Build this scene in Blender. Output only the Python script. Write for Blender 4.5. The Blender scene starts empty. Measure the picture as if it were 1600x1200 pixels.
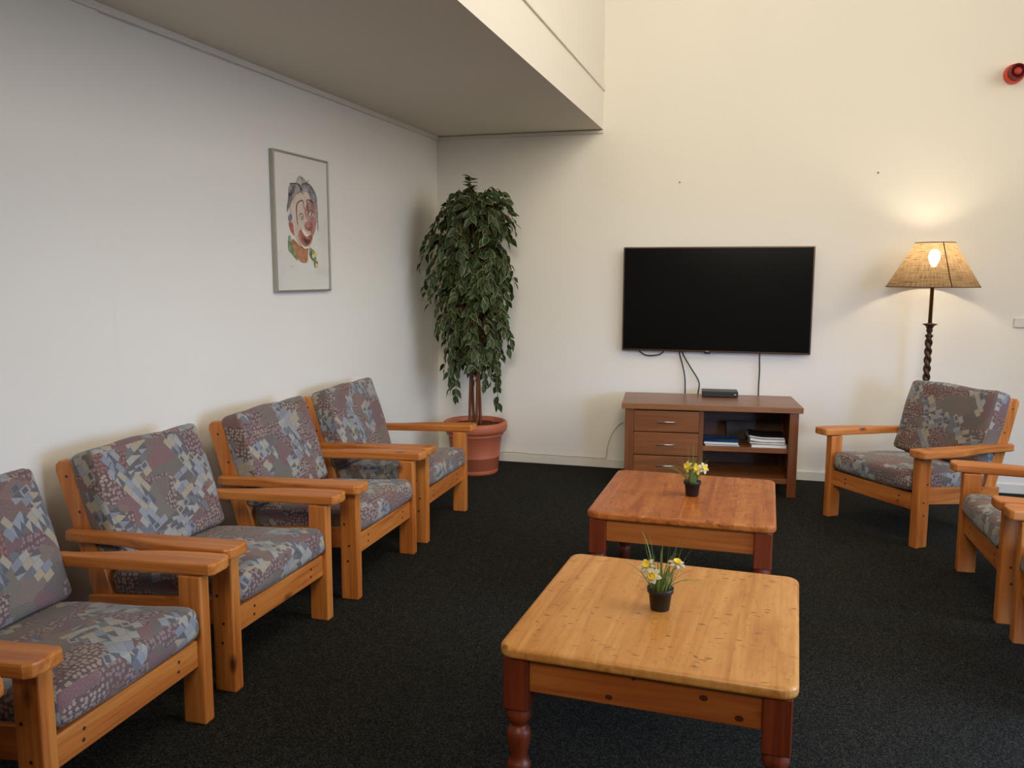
import bpy, bmesh, math, random
from mathutils import Vector, Matrix
R = math.radians
SC = bpy.context.scene
COL = SC.collection
rnd = random.Random(7)

# ------------------------------------------------------------------ camera
CX, CY, CZ = 2.43665, -6.46605, 1.5
YAW, PITCH, ROLL, FPX = 0.272698, 0.128253, 0.002743, 1314.95
def cam_axes():
    cy, sy, cp, sp = math.cos(YAW), math.sin(YAW), math.cos(PITCH), math.sin(PITCH)
    f = Vector((-sy*cp, cy*cp, -sp)); r = Vector((cy, sy, 0)); u = r.cross(f)
    return (math.cos(ROLL)*r + math.sin(ROLL)*u, -math.sin(ROLL)*r + math.cos(ROLL)*u, f)
cr, cu, cf = cam_axes()
cd = bpy.data.cameras.new('camera'); cam = bpy.data.objects.new('camera', cd); COL.objects.link(cam)
cd.sensor_fit = 'HORIZONTAL'; cd.sensor_width = 36.0; cd.lens = 36.0*FPX/1600.0
cd.clip_start = 0.05; cd.clip_end = 100
mw = Matrix.Identity(4)
for i in range(3):
    mw[i][0] = cr[i]; mw[i][1] = cu[i]; mw[i][2] = -cf[i]
mw[0][3], mw[1][3], mw[2][3] = CX, CY, CZ
cam.matrix_world = mw
SC.camera = cam

# ------------------------------------------------------------------ world, lights, exposure
SC.view_settings.view_transform = 'Standard'
SC.view_settings.look = 'None'
SC.view_settings.gamma = 1.0
SC.view_settings.use_curve_mapping = False
SC.view_settings.exposure = 0.0
w = bpy.data.worlds.new('daylight_sky'); SC.world = w; w.use_nodes = True
w.node_tree.nodes['Background'].inputs[0].default_value = (0.55, 0.68, 1.0, 1)
w.node_tree.nodes['Background'].inputs[1].default_value = 0.3

def area_light(name, loc, target, sx, sy, power, color, spread=180):
    l = bpy.data.lights.new(name, 'AREA'); l.shape = 'RECTANGLE'; l.size = sx; l.size_y = sy
    l.energy = power; l.color = color; l.spread = R(spread)
    o = bpy.data.objects.new(name, l); COL.objects.link(o)
    o.location = loc
    o.rotation_euler = (Vector(target) - Vector(loc)).to_track_quat('-Z', 'Y').to_euler()
    return o
# daylight coming in through the low window in the right wall
area_light('window_daylight', (6.42, -3.9, 1.25), (0.0, -3.2, -3.2), 3.0, 1.6, 104, (0.42, 0.64, 1.0), 100)
area_light('armchair_blue_fill', (6.42, -7.5, 1.25), (3.6, -1.2, -0.5), 1.7, 1.8, 20, (0.36, 0.56, 1.0), 38)  # added blue fill aimed at the side of the angled armchair
# warm fill added high on the right to lift fascia, soffit and corner
area_light('high_right_fill', (6.44, -3.5, 3.4), (0.0, -3.3, 2.6), 4.4, 2.2, 110, (1.0, 0.89, 0.73))
# warm lamp high in the tall part of the room, out of the picture
area_light('ceiling_lamp_light', (3.1, -3.1, 4.2), (0.9, -1.3, 2.4), 1.2, 1.2, 32, (1.0, 0.88, 0.68))
area_light('rear_warm_fill', (2.6, -7.6, 3.3), (1.35, 0.0, 1.3), 1.8, 1.2, 31, (1.0, 0.88, 0.68), 75)  # fill added behind the camera to brighten the back wall

# ------------------------------------------------------------------ node helpers
class NT:
    def __init__(s, name, rough=0.6, spec=0.5):
        s.m = bpy.data.materials.new(name); s.m.use_nodes = True
        s.t = s.m.node_tree; s.b = s.t.nodes['Principled BSDF']
        s.b.inputs['Roughness'].default_value = rough
        s.b.inputs['Specular IOR Level'].default_value = spec
    def n(s, typ, **kw):
        nd = s.t.nodes.new(typ)
        for k, v in kw.items():
            if k.startswith('i_'):
                key = k[2:]
                key = int(key) if key.isdigit() else key.replace('_', ' ')
                s.put(nd.inputs[key], v)
            else: setattr(nd, k, v)
        return nd
    def put(s, inp, v):
        if isinstance(v, bpy.types.NodeSocket): s.t.links.new(v, inp)
        else: inp.default_value = v
    def math(s, op, a, b=0.0, c=0.0):
        nd = s.t.nodes.new('ShaderNodeMath'); nd.operation = op
        s.put(nd.inputs[0], a); s.put(nd.inputs[1], b); s.put(nd.inputs[2], c)
        return nd.outputs[0]
    def vmath(s, op, a, b):
        nd = s.t.nodes.new('ShaderNodeVectorMath'); nd.operation = op
        s.put(nd.inputs[0], a); s.put(nd.inputs[1], b)
        return nd.outputs[0]
    def mix(s, f, a, b, blend='MIX'):
        nd = s.t.nodes.new('ShaderNodeMix'); nd.data_type = 'RGBA'; nd.blend_type = blend
        s.put(nd.inputs[0], f)
        s.put(nd.inputs[6], c4(a)); s.put(nd.inputs[7], c4(b))
        return nd.outputs[2]
    def ramp(s, f, stops, interp='LINEAR'):
        nd = s.t.nodes.new('ShaderNodeValToRGB'); cr_ = nd.color_ramp; cr_.interpolation = interp
        while len(cr_.elements) < len(stops): cr_.elements.new(0.5)
        for e, (p, c) in zip(cr_.elements, stops): e.position = p; e.color = c4(c)
        s.put(nd.inputs[0], f)
        return nd.outputs[0]
    def coord(s, kind='Object'):
        return s.t.nodes.new('ShaderNodeTexCoord').outputs[kind]
    def mapping(s, v, scale=(1, 1, 1), rot=(0, 0, 0), loc=(0, 0, 0)):
        return s.n('ShaderNodeMapping', i_Vector=v, i_Scale=scale, i_Rotation=rot, i_Location=loc).outputs[0]
    def noise(s, v, scale, detail=2.0, rough=0.5, dist=0.0, dims='3D'):
        return s.n('ShaderNodeTexNoise', noise_dimensions=dims, i_Vector=v, i_Scale=scale, i_Detail=detail,
                   i_Roughness=rough, i_Distortion=dist).outputs['Fac']
    def voro(s, v, scale, metric='EUCLIDEAN', dims='3D', feature='F1', rand=1.0):
        return s.n('ShaderNodeTexVoronoi', voronoi_dimensions=dims, distance=metric, feature=feature,
                   i_Vector=v, i_Scale=scale, i_Randomness=rand)
    def base(s, c): s.put(s.b.inputs['Base Color'], c4(c)); return s
    def bump(s, h, strength=0.3, dist=0.01):
        nd = s.n('ShaderNodeBump', i_Height=h, i_Strength=strength, i_Distance=dist)
        s.t.links.new(nd.outputs[0], s.b.inputs['Normal']); return s
def c4(c):
    if isinstance(c, (tuple, list)) and len(c) == 3: return (c[0], c[1], c[2], 1.0)
    return c
def srgb(r, g, b):
    f = lambda x: ((x/255+0.055)/1.055)**2.4 if x/255 > 0.04045 else x/255/12.92
    return (f(r), f(g), f(b))

# ------------------------------------------------------------------ materials
def plain(name, c, rough=0.6, spec=0.5, metal=0.0):
    t = NT(name, rough, spec); t.base(c); t.b.inputs['Metallic'].default_value = metal; return t.m
def wood(name, axis, light, mid, dark, knot=srgb(70, 32, 12), rough=0.42, plank=0.0, knots=1.0, wear=0.0, fine=1.0, kr=1.0):
    t = NT(name, rough, 0.45)
    v = t.coord('Object')
    rndv = t.n('ShaderNodeObjectInfo').outputs['Random']
    off = t.n('ShaderNodeCombineXYZ', i_0=t.math('MULTIPLY', rndv, 7.3), i_1=t.math('MULTIPLY', rndv, 3.1),
              i_2=t.math('MULTIPLY', rndv, 5.7)).outputs[0]
    p = t.vmath('ADD', v, off)
    tone = None
    if plank:
        sx = t.n('ShaderNodeSeparateXYZ', i_0=v)
        q = t.math('DIVIDE', sx.outputs[0 if axis == 1 else 1], plank)
        idx = t.math('FLOOR', q)
        wn = t.n('ShaderNodeTexWhiteNoise', noise_dimensions='1D', i_W=t.math('ADD', idx, t.math('MULTIPLY', rndv, 19.0)))
        p = t.vmath('ADD', p, t.vmath('MULTIPLY', wn.outputs['Color'], (9.0, 9.0, 9.0)))
        tone = wn.outputs['Value']
        fr = t.math('FRACT', q)
        seam = t.math('LESS_THAN', t.math('ABSOLUTE', t.math('SUBTRACT', fr, 0.5)), 0.4955)
    sc = [16.0]*3; sc[axis] = 1.1
    g = t.noise(t.mapping(p, sc), 1.0, 4.0, 0.55, 1.2)
    sc2 = [120.0*fine]*3; sc2[axis] = 3.0
    g2 = t.noise(t.mapping(p, sc2), 1.0, 3.0, 0.6)
    f = t.math('ADD', t.math('MULTIPLY', g, 0.75), t.math('MULTIPLY', g2, 0.25))
    col = t.ramp(f, [(0.30, dark), (0.48, mid), (0.66, light)])
    if tone is not None:
        col = t.mix(t.math('MULTIPLY', tone, 0.35), col, mid)
        col = t.mix(t.math('MULTIPLY', t.math('SUBTRACT', 1.0, seam), 0.6), col, dark)
    if knots:
        sk = [9.0]*3; sk[axis] = 5.0
        vo = t.voro(t.mapping(p, sk), 1.0)
        gate = t.math('GREATER_THAN', t.n('ShaderNodeSeparateColor', i_0=vo.outputs['Color']).outputs[0], 1.0-0.16*knots)
        nz = t.math('MULTIPLY', t.noise(p, 40.0), 0.10)
        d = t.math('ADD', vo.outputs['Distance'], nz)
        k1 = t.n('ShaderNodeMapRange', i_0=d, i_1=0.27*kr, i_2=0.12*kr).outputs[0]
        col = t.mix(t.math('MULTIPLY', t.math('MULTIPLY', k1, gate), 0.9), col, knot)
    if wear:
        # short dark dents and scratches lying across the grain, plus blotchy worn varnish
        sw = [42.0]*3; sw[axis] = 110.0
        bend = t.n('ShaderNodeTexNoise', i_Vector=p, i_Scale=11.0, i_Detail=2.0).outputs['Color']
        vw = t.voro(t.mapping(t.vmath('ADD', t.vmath('ADD', p, (3.3, 1.7, 0.0)), t.vmath('MULTIPLY', bend, (0.06, 0.06, 0.0))), sw, rot=(0, 0, 0.12)), 0.7)
        gw = t.math('GREATER_THAN', t.n('ShaderNodeSeparateColor', i_0=vw.outputs['Color']).outputs[1], 0.82-0.10*wear)
        dw = t.n('ShaderNodeMapRange', i_0=vw.outputs['Distance'], i_1=0.40, i_2=0.20).outputs[0]
        pat = t.n('ShaderNodeMapRange', i_0=t.noise(p, 6.0, 2.0), i_1=0.38, i_2=0.52).outputs[0]
        col = t.mix(t.math('MULTIPLY', t.math('MULTIPLY', dw, gw), t.math('MULTIPLY', pat, 0.75)), col, srgb(104, 56, 20))
        bl = t.n('ShaderNodeMapRange', i_0=t.noise(p, 9.0, 4.0, 0.65), i_1=0.46, i_2=0.72).outputs[0]
        col = t.mix(t.math('MULTIPLY', bl, 0.40*wear), col, dark)
        # short streaks rubbed through the varnish
        ss = [70.0]*3; ss[axis] = 14.0
        st = t.n('ShaderNodeMapRange', i_0=t.noise(t.mapping(p, ss), 1.0, 3.0, 0.7), i_1=0.56, i_2=0.70).outputs[0]
        col = t.mix(t.math('MULTIPLY', st, min(0.75, 0.45*wear)), col, srgb(112, 54, 20))
    t.base(col)
    t.put(t.b.inputs['Roughness'], t.math('ADD', t.math('MULTIPLY', g2, 0.18), rough-0.09))
    t.bump(g2, 0.08, 0.002)
    return t.m
PL_, PM_, PD_ = srgb(208, 136, 68), srgb(188, 112, 48), srgb(152, 78, 30)
PINE = [wood('pine_along_%s' % 'xyz'[a], a, PL_, PM_, PD_, knots=1.5) for a in range(3)]
KNOT = plain('dark_pine_knot', srgb(72, 28, 12), 0.5)
PLUG = plain('dark_screw_plug', srgb(58, 26, 12), 0.6)
TOPM = wood('table_top_pine', 1, srgb(212, 154, 84), srgb(198, 136, 68), srgb(170, 104, 44), plank=0.115, knots=0.8, wear=0.6, rough=0.36)
TOPW = wood('worn_table_top_pine', 1, srgb(202, 130, 66), srgb(178, 102, 44), srgb(142, 70, 26), plank=0.115, knots=0.5, wear=1.7, rough=0.36)
APRX = wood('apron_pine_x', 0, srgb(176, 104, 46), srgb(156, 84, 34), srgb(128, 62, 24), knots=2.2, kr=1.35)
APRY = wood('apron_pine_y', 1, srgb(176, 104, 46), srgb(156, 84, 34), srgb(128, 62, 24))
LEGM = wood('red_brown_turned_pine', 2, srgb(126, 56, 26), srgb(106, 42, 18), srgb(78, 28, 12), knots=0.5)
WALX = wood('walnut_veneer_x', 0, srgb(140, 86, 46), srgb(122, 72, 36), srgb(102, 56, 26), knots=0, rough=0.38)
WALT = wood('walnut_top_veneer', 0, srgb(148, 102, 66), srgb(134, 88, 54), srgb(114, 72, 42), knots=0, rough=0.34)
WALZ = wood('walnut_veneer_z', 2, srgb(130, 78, 40), srgb(112, 64, 32), srgb(92, 48, 22), knots=0, rough=0.38)
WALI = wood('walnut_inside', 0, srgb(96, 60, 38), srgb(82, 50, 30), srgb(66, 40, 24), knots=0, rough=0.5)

def wall_paint(name, c):
    t = NT(name, 0.85, 0.2); v = t.coord('Object')
    n1 = t.noise(v, 0.9, 3.0); n2 = t.noise(v, 160.0, 2.0)
    t.base(t.mix(t.n('ShaderNodeMapRange', i_0=n1, i_1=0.3, i_2=0.7).outputs[0], c, tuple(x*0.965 for x in c)))
    t.bump(n2, 0.06, 0.002); return t.m
WALLM = wall_paint('cream_wall_paint', (0.83, 0.805, 0.745))
CEILM = wall_paint('soffit_shade_tone', (0.72, 0.685, 0.58))  # underside's shade and warm bounce put into this tan colour
TRIMM = plain('white_gloss_trim', (0.74, 0.71, 0.64), 0.45)

def carpet():
    t = NT('charcoal_loop_carpet', 0.95, 0.1); v = t.coord('Object')
    a = t.noise(v, 330.0, 2.0, 0.6)
    b = t.voro(v, 270.0).outputs['Color']
    bs = t.n('ShaderNodeSeparateColor', i_0=b).outputs[0]
    f = t.math('ADD', t.math('MULTIPLY', a, 0.5), t.math('MULTIPLY', bs, 0.5))
    col = t.ramp(f, [(0.30, srgb(12, 12, 11)), (0.52, srgb(30, 30, 28)), (0.74, srgb(66, 64, 56))])
    lo = t.noise(v, 1.4, 3.0)
    t.base(t.mix(t.math('MULTIPLY', lo, 0.35), col, srgb(24, 24, 23)))
    t.bump(f, 0.5, 0.004); return t.m
CARPM = carpet()

def fabric():
    t = NT('patchwork_print_upholstery', 0.9, 0.15)
    rndv = t.n('ShaderNodeObjectInfo').outputs['Random']
    uv0 = t.coord('UV')
    off = t.n('ShaderNodeCombineXYZ', i_0=t.math('MULTIPLY', rndv, 11.0), i_1=t.math('MULTIPLY', rndv, 23.0)).outputs[0]
    uv = t.vmath('ADD', uv0, off)
    wob = t.n('ShaderNodeTexNoise', noise_dimensions='2D', i_Vector=uv, i_Scale=5.0, i_Detail=1.0).outputs['Color']
    uvd = t.vmath('ADD', uv, t.vmath('MULTIPLY', wob, (0.05, 0.05, 0.0)))
    wob2 = t.vmath('ADD', uv, t.vmath('MULTIPLY', wob, (0.03, 0.03, 0.0)))
    # ground: angular patches of plum, taupe and grey-green
    reg = t.voro(t.mapping(uvd, rot=(0, 0, 0.7), scale=(1.0, 1.5, 1.0)), 8.0, 'CHEBYCHEV', '2D')
    rv = t.n('ShaderNodeSeparateColor', i_0=reg.outputs['Color'])
    r0, r1, r2 = rv.outputs[0], rv.outputs[1], rv.outputs[2]
    plum = srgb(120, 80, 84); taupe = srgb(116, 100, 88); slate = srgb(98, 88, 86)
    ground = t.ramp(r0, [(0.0, plum), (0.22, taupe), (0.40, slate), (0.54, srgb(122, 92, 84)), (0.70, plum), (0.86, srgb(108, 100, 88))], 'CONSTANT')
    # thin drawn lines on some patches
    wv = t.n('ShaderNodeTexWave', wave_type='BANDS', i_Vector=t.mapping(wob2, rot=(0, 0, 0.9)), i_Scale=42.0, i_Distortion=5.0, i_Detail=1.0).outputs['Fac']
    lg = t.math('MULTIPLY', t.math('GREATER_THAN', r1, 0.28), t.math('GREATER_THAN', wv, 0.66))
    col = t.mix(t.math('MULTIPLY', lg, 0.55), ground, srgb(62, 54, 62))
    # honeycomb of pale dots with dark outlines
    hc = t.voro(wob2, 60.0, 'EUCLIDEAN', '2D', rand=0.6)
    dots = t.math('LESS_THAN', hc.outputs['Distance'], 0.36)
    hsel = t.voro(t.mapping(uvd, rot=(0, 0, 0.2), loc=(0.7, 0.3, 0), scale=(1.0, 1.7, 1.0)), 9.0, 'MANHATTAN', '2D')
    hs = t.n('ShaderNodeSeparateColor', i_0=hsel.outputs['Color'])
    hmask = t.math('GREATER_THAN', hs.outputs[0], 0.52)
    hcol = t.mix(dots, t.mix(hs.outputs[2], srgb(74, 50, 58), srgb(92, 62, 58)), t.mix(hs.outputs[1], srgb(176, 158, 136), srgb(138, 108, 116)))
    col = t.mix(t.math('MULTIPLY', hmask, 0.9), col, hcol)
    # red dashes
    rm = t.math('MULTIPLY', t.math('MULTIPLY', hmask, dots), t.math('LESS_THAN', hs.outputs[1], 0.16))
    col = t.mix(t.math('MULTIPLY', rm, 0.8), col, srgb(138, 66, 60))
    # pale cut-outs: clusters of crooked little rectangles, some split into dark triangles
    def cutouts(col, ang, shift, thr, tint):
        q = t.mapping(t.vmath('ADD', uv, t.vmath('MULTIPLY', wob, (0.016, 0.016, 0.0))), rot=(0, 0, ang), loc=shift)
        sp = t.n('ShaderNodeSeparateXYZ', i_0=q)
        row = t.math('FLOOR', t.math('DIVIDE', sp.outputs[1], 0.0255))
        fy = t.math('FRACT', t.math('DIVIDE', sp.outputs[1], 0.0255))
        ro = t.n('ShaderNodeTexWhiteNoise', noise_dimensions='1D', i_W=row).outputs['Value']
        xx = t.math('ADD', t.math('DIVIDE', sp.outputs[0], 0.044), t.math('MULTIPLY', ro, 5.0))
        colm = t.math('FLOOR', xx); fx_ = t.math('FRACT', xx)
        cxy = t.n('ShaderNodeCombineXYZ', i_0=t.math('MULTIPLY', t.math('SUBTRACT', t.math('ADD', colm, 0.5), t.math('MULTIPLY', ro, 5.0)), 0.044), i_1=t.math('MULTIPLY', t.math('ADD', row, 0.5), 0.0255)).outputs[0]
        idn = t.n('ShaderNodeTexWhiteNoise', noise_dimensions='2D', i_Vector=t.n('ShaderNodeCombineXYZ', i_0=colm, i_1=row).outputs[0])
        ic = t.n('ShaderNodeSeparateColor', i_0=idn.outputs['Color'])
        big = t.noise(cxy, 6.5, 0.0, dims='2D')
        pm = t.math('GREATER_THAN', big, thr)
        pc = t.ramp(ic.outputs[0], [(0.0, srgb(164, 162, 154)), (0.30, srgb(142, 148, 158)), (0.55, srgb(170, 156, 130)), (0.74, srgb(122, 130, 146)), (0.90, srgb(88, 94, 106))], 'CONSTANT')
        # dark triangular or square windows in some of the rectangles
        tri = t.math('GREATER_THAN', t.math('ADD', fx_, t.math('MULTIPLY', fy, t.math('SUBTRACT', t.math('MULTIPLY', ic.outputs[2], 3.0), 1.0))), 0.95)
        sq = t.math('MULTIPLY', t.math('LESS_THAN', t.math('ABSOLUTE', t.math('SUBTRACT', fx_, 0.5)), 0.30), t.math('LESS_THAN', t.math('ABSOLUTE', t.math('SUBTRACT', fy, 0.5)), 0.32))
        shp = t.math('MAXIMUM', t.math('MULTIPLY', tri, t.math('GREATER_THAN', ic.outputs[1], 0.52)), t.math('MULTIPLY', sq, t.math('LESS_THAN', ic.outputs[1], 0.16)))
        pc = t.mix(t.math('MULTIPLY', shp, 0.95), pc, srgb(46, 50, 68))
        ed = t.math('GREATER_THAN', t.math('MAXIMUM', t.math('MULTIPLY', t.math('ABSOLUTE', t.math('SUBTRACT', fx_, 0.5)), 1.0), t.math('ABSOLUTE', t.math('SUBTRACT', fy, 0.5))), 0.465)
        pc = t.mix(t.math('MULTIPLY', ed, 0.45), pc, srgb(84, 82, 90))
        return t.mix(pm, col, t.mix(0.15, pc, tint))
    col = cutouts(col, 0.95, (0.0, 0.0, 0.0), 0.62, srgb(140, 146, 150))
    col = cutouts(col, -0.35, (3.7, 1.9, 0.0), 0.655, srgb(140, 130, 118))
    wvv = t.noise(uv, 420.0, 1.0, dims='2D')
    col = t.mix(0.25, col, t.ramp(wvv, [(0.3, (0.03, 0.03, 0.03)), (0.7, (0.45, 0.43, 0.42))]))
    t.base(col); t.bump(wvv, 0.12, 0.001)
    t.b.inputs['Sheen Weight'].default_value = 0.15
    return t.m
FABM = fabric()

BLACKP = plain('black_plastic', (0.006, 0.006, 0.006), 0.35)
SCREEN = plain('dark_glass_screen', (0.0035, 0.0035, 0.004), 0.16, 0.22)
BEZEL = plain('bronze_bezel', srgb(92, 76, 66), 0.3, 0.5, 0.8)
STEEL = plain('brushed_steel', srgb(196, 192, 184), 0.3, 0.5, 1.0)
CORDB = plain('black_cord', (0.01, 0.01, 0.01), 0.5)
CORDW = plain('white_cord', (0.62, 0.58, 0.5), 0.5)
def terracotta():
    t = NT('terracotta_plastic', 0.5, 0.4); v = t.coord('Object')
    t.base(t.mix(t.noise(v, 5.0, 3.0), srgb(186, 106, 78), srgb(170, 90, 62))); return t.m
TERRA = terracotta()
def soilm():
    t = NT('brown_bark_soil', 0.95, 0.1); v = t.coord('Object'); f = t.noise(v, 70.0, 3.0)
    t.base(t.mix(f, srgb(40, 24, 14), srgb(112, 72, 46))); t.bump(f, 0.8, 0.01); return t.m
SOILM = soilm()
def bark():
    t = NT('reddish_bark', 0.8, 0.2); v = t.coord('Object'); f = t.noise(t.mapping(v, (60, 60, 8)), 1.0, 3.0)
    t.base(t.mix(f, srgb(70, 36, 24), srgb(140, 88, 62))); t.bump(f, 0.5, 0.004); return t.m
BARKM = bark()
def leafm(name, c1, c2):
    t = NT(name, 0.5, 0.4); v = t.coord('Object')
    t.base(t.mix(t.noise(v, 9.0, 2.0), c1, c2)); return t.m
LEAFG = leafm('dark_green_leaf', srgb(24, 42, 18), srgb(50, 74, 32))
LEAFE = leafm('cream_leaf_margin', srgb(164, 166, 124), srgb(104, 118, 74))
GRASS = leafm('daffodil_leaf', srgb(70, 104, 42), srgb(140, 156, 92))
PETALW = plain('white_petal', srgb(246, 238, 210), 0.6)
PETALC = plain('pale_yellow_petal', srgb(240, 222, 120), 0.6)
PETALY = plain('yellow_petal', srgb(240, 208, 60), 0.6)
POTB = plain('black_pot_plastic', (0.012, 0.011, 0.011), 0.4)
BRASS = plain('aged_brass', srgb(150, 116, 70), 0.35, 0.5, 0.9)
BRONZE = plain('dark_bronze', srgb(70, 50, 34), 0.42, 0.5, 0.6)
REDP = plain('orange_red_plastic', srgb(208, 62, 36), 0.4)
DKRED = plain('dark_red_plastic', srgb(92, 14, 10), 0.35)
MIDRED = plain('red_grille', srgb(166, 40, 38), 0.5)
ALU = plain('silver_frame', srgb(168, 164, 154), 0.35, 0.5, 0.7)
PAPER = plain('white_paper', (0.74, 0.72, 0.66), 0.7)

# ------------------------------------------------------------------ mesh helpers
def new_obj(name, bm, mats, parent=None, smooth=False, uvbox=False):
    bmesh.ops.recalc_face_normals(bm, faces=bm.faces[:])
    if uvbox:
        lay = bm.loops.layers.uv.new('UVMap')
        for f in bm.faces:
            n = f.normal; ax = max(range(3), key=lambda i: abs(n[i]))
            for lp in f.loops:
                c = lp.vert.co
                lp[lay].uv = ((c.y, c.z), (c.x+0.31, c.z+0.17), (c.y, c.x+0.53))[ax] if ax != 0 else (c.y, c.z)
    me = bpy.data.meshes.new(name); bm.to_mesh(me); bm.free()
    for m in (mats if isinstance(mats, (list, tuple)) else [mats]): me.materials.append(m)
    if smooth:
        for p in me.polygons: p.use_smooth = True
    o = bpy.data.objects.new(name, me); COL.objects.link(o)
    if parent: o.parent = parent
    return o
def merge(dst, src):
    me = bpy.data.meshes.new('tmp'); src.to_mesh(me); src.free(); dst.from_mesh(me); bpy.data.meshes.remove(me)
def box(bm, lo, hi, bev=0.0, seg=2, mat=0, mtx=None):
    b = bmesh.new(); bmesh.ops.create_cube(b, size=1.0)
    for v in b.verts:
        v.co = Vector([(lo[i]+hi[i])/2 + v.co[i]*(hi[i]-lo[i]) for i in range(3)])
    if bev: bmesh.ops.bevel(b, geom=b.edges[:], offset=bev, segments=seg, profile=0.5, affect='EDGES')
    for f in b.faces: f.material_index = mat
    if mtx: bmesh.ops.transform(b, matrix=mtx, verts=b.verts[:])
    merge(bm, b)
def prism(bm, pts, axis, lo, hi, bev=0.0, seg=2, mat=0):
    """pts: 2D outline; axis = extrusion axis. axis 1: pts=(x,z); axis 2: pts=(x,y); axis 0: pts=(y,z)"""
    b = bmesh.new()
    def co(p, h): return Vector((h, p[0], p[1])) if axis == 0 else (Vector((p[0], h, p[1])) if axis == 1 else Vector((p[0], p[1], h)))
    A = [b.verts.new(co(p, lo)) for p in pts]; B = [b.verts.new(co(p, hi)) for p in pts]
    b.faces.new(A); b.faces.new(B[::-1])
    n = len(pts)
    for i in range(n): b.faces.new((A[i], B[i], B[(i+1) % n], A[(i+1) % n]))
    bmesh.ops.recalc_face_normals(b, faces=b.faces[:])
    if bev:
        ed = [e for e in b.edges if len(e.link_faces) == 2 and e.calc_face_angle() > R(40)]
        bmesh.ops.bevel(b, geom=ed, offset=bev, segments=seg, profile=0.5, affect='EDGES')
    for f in b.faces: f.material_index = mat
    merge(bm, b)
def lathe(bm, prof, seg=32, cx=0, cy=0, mat=0, cap=True):
    rings = []
    for r, z in prof:
        rings.append([bm.verts.new((cx+r*math.cos(2*math.pi*k/seg), cy+r*math.sin(2*math.pi*k/seg), z)) for k in range(seg)])
    for a, b in zip(rings, rings[1:]):
        for k in range(seg):
            f = bm.faces.new((a[k], a[(k+1) % seg], b[(k+1) % seg], b[k])); f.material_index = mat
    if cap:
        for rg in (rings[0], rings[-1]):
            f = bm.faces.new(rg); f.material_index = mat
def tube(bm, pts, rad, seg=8, mat=0):
    pts = [Vector(p) for p in pts]; n = len(pts); rings = []
    rr = rad if isinstance(rad, (list, tuple)) else [rad]*n
    prev = None
    for i, p in enumerate(pts):
        t = (pts[min(i+1, n-1)] - pts[max(i-1, 0)]).normalized()
        up = prev if prev is not None else (Vector((0, 0, 1)) if abs(t.z) < 0.9 else Vector((1, 0, 0)))
        a = (up - t*up.dot(t))
        if a.length < 1e-6: a = t.orthogonal()
        a.normalize(); b = t.cross(a); prev = a
        rings.append([bm.verts.new(p + (a*math.cos(2*math.pi*k/seg) + b*math.sin(2*math.pi*k/seg))*rr[i]) for k in range(seg)])
    for a, b in zip(rings, rings[1:]):
        for k in range(seg):
            f = bm.faces.new((a[k], a[(k+1) % seg], b[(k+1) % seg], b[k])); f.material_index = mat
    for rg in (rings[0], rings[-1]):
        f = bm.faces.new(rg); f.material_index = mat
def smooth_path(pts, sub=6):
    P = [Vector(p) for p in pts]; out = []
    for i in range(len(P)-1):
        p0, p1, p2, p3 = P[max(i-1, 0)], P[i], P[i+1], P[min(i+2, len(P)-1)]
        for k in range(sub):
            t = k/sub
            out.append(0.5*((2*p1) + (p2-p0)*t + (2*p0-5*p1+4*p2-p3)*t*t + (3*p1-p0-3*p2+p3)*t**3))
    out.append(P[-1]); return out
def cushion(size, r, bulge, n=12, seed=0):
    """soft slab: rounded box with domed faces, centred on the origin; size=(x,y,z), thickness along z"""
    bm = bmesh.new(); bmesh.ops.create_cube(bm, size=2.0)
    bmesh.ops.subdivide_edges(bm, edges=bm.edges[:], cuts=n, use_grid_fill=True)
    h = [s/2 for s in size]; rg = random.Random(seed)
    ph = [rg.uniform(0, 6.28) for _ in range(6)]
    for v in bm.verts:
        # concentrate sample lines near the rims
        q = [math.copysign(abs(c)**0.62, c) for c in v.co]
        p = Vector([q[i]*h[i] for i in range(3)])
        rr = [min(r, h[i]*0.98) for i in range(3)]
        inner = Vector([max(-(h[i]-rr[i]), min(h[i]-rr[i], p[i])) for i in range(3)])
        d = p - inner
        if d.length > 1e-9:
            e = Vector([d[i]/rr[i] for i in range(3)])
            m = max(abs(c) for c in e)
            if e.length > 1e-9:
                e = e.normalized()*m
            p = inner + Vector([e[i]*rr[i] for i in range(3)])
        u, w_ = p.x/h[0], p.y/h[1]
        dome = (1-min(1, u*u))*(1-min(1, w_*w_))
        s = p.z/h[2]
        p.z += bulge*dome*s
        p.x += 0.008*s*math.sin(3*w_+ph[0])*(1-abs(s)) + 0.004*math.sin(5*w_+ph[1])*u
        p.y += 0.004*math.sin(4*u+ph[2])*w_
        p.z += 0.003*math.sin(4.5*u+ph[3])*math.sin(4*w_+ph[4])
        v.co = p
    return bm
# ------------------------------------------------------------------ tagging helpers
def thing(name, label, cat, loc=(0, 0, 0), rz=0.0, group=None):
    o = bpy.data.objects.new(name, None); COL.objects.link(o)
    o.empty_display_size = 0.1
    o.location = loc; o.rotation_euler = (0, 0, rz); o['label'] = label; o['category'] = cat
    if group: o['group'] = group
    return o
def tag(o, label, cat, group=None):
    o['label'] = label; o['category'] = cat
    if group: o['group'] = group
    return o
def struct(name, bm, m, parent=None):
    o = new_obj(name, bm, m, parent)
    if not parent: o['kind'] = 'structure'
    return o
def dup(root, loc, rz, label, group=None):
    r = root.copy(); COL.objects.link(r); r.location = loc; r.rotation_euler = (0, 0, rz)
    r['label'] = label
    if group: r['group'] = group
    for ch in list(root.children):
        c = ch.copy(); COL.objects.link(c); c.parent = r
        for g in list(ch.children):
            d = g.copy(); COL.objects.link(d); d.parent = c
    return r

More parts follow.
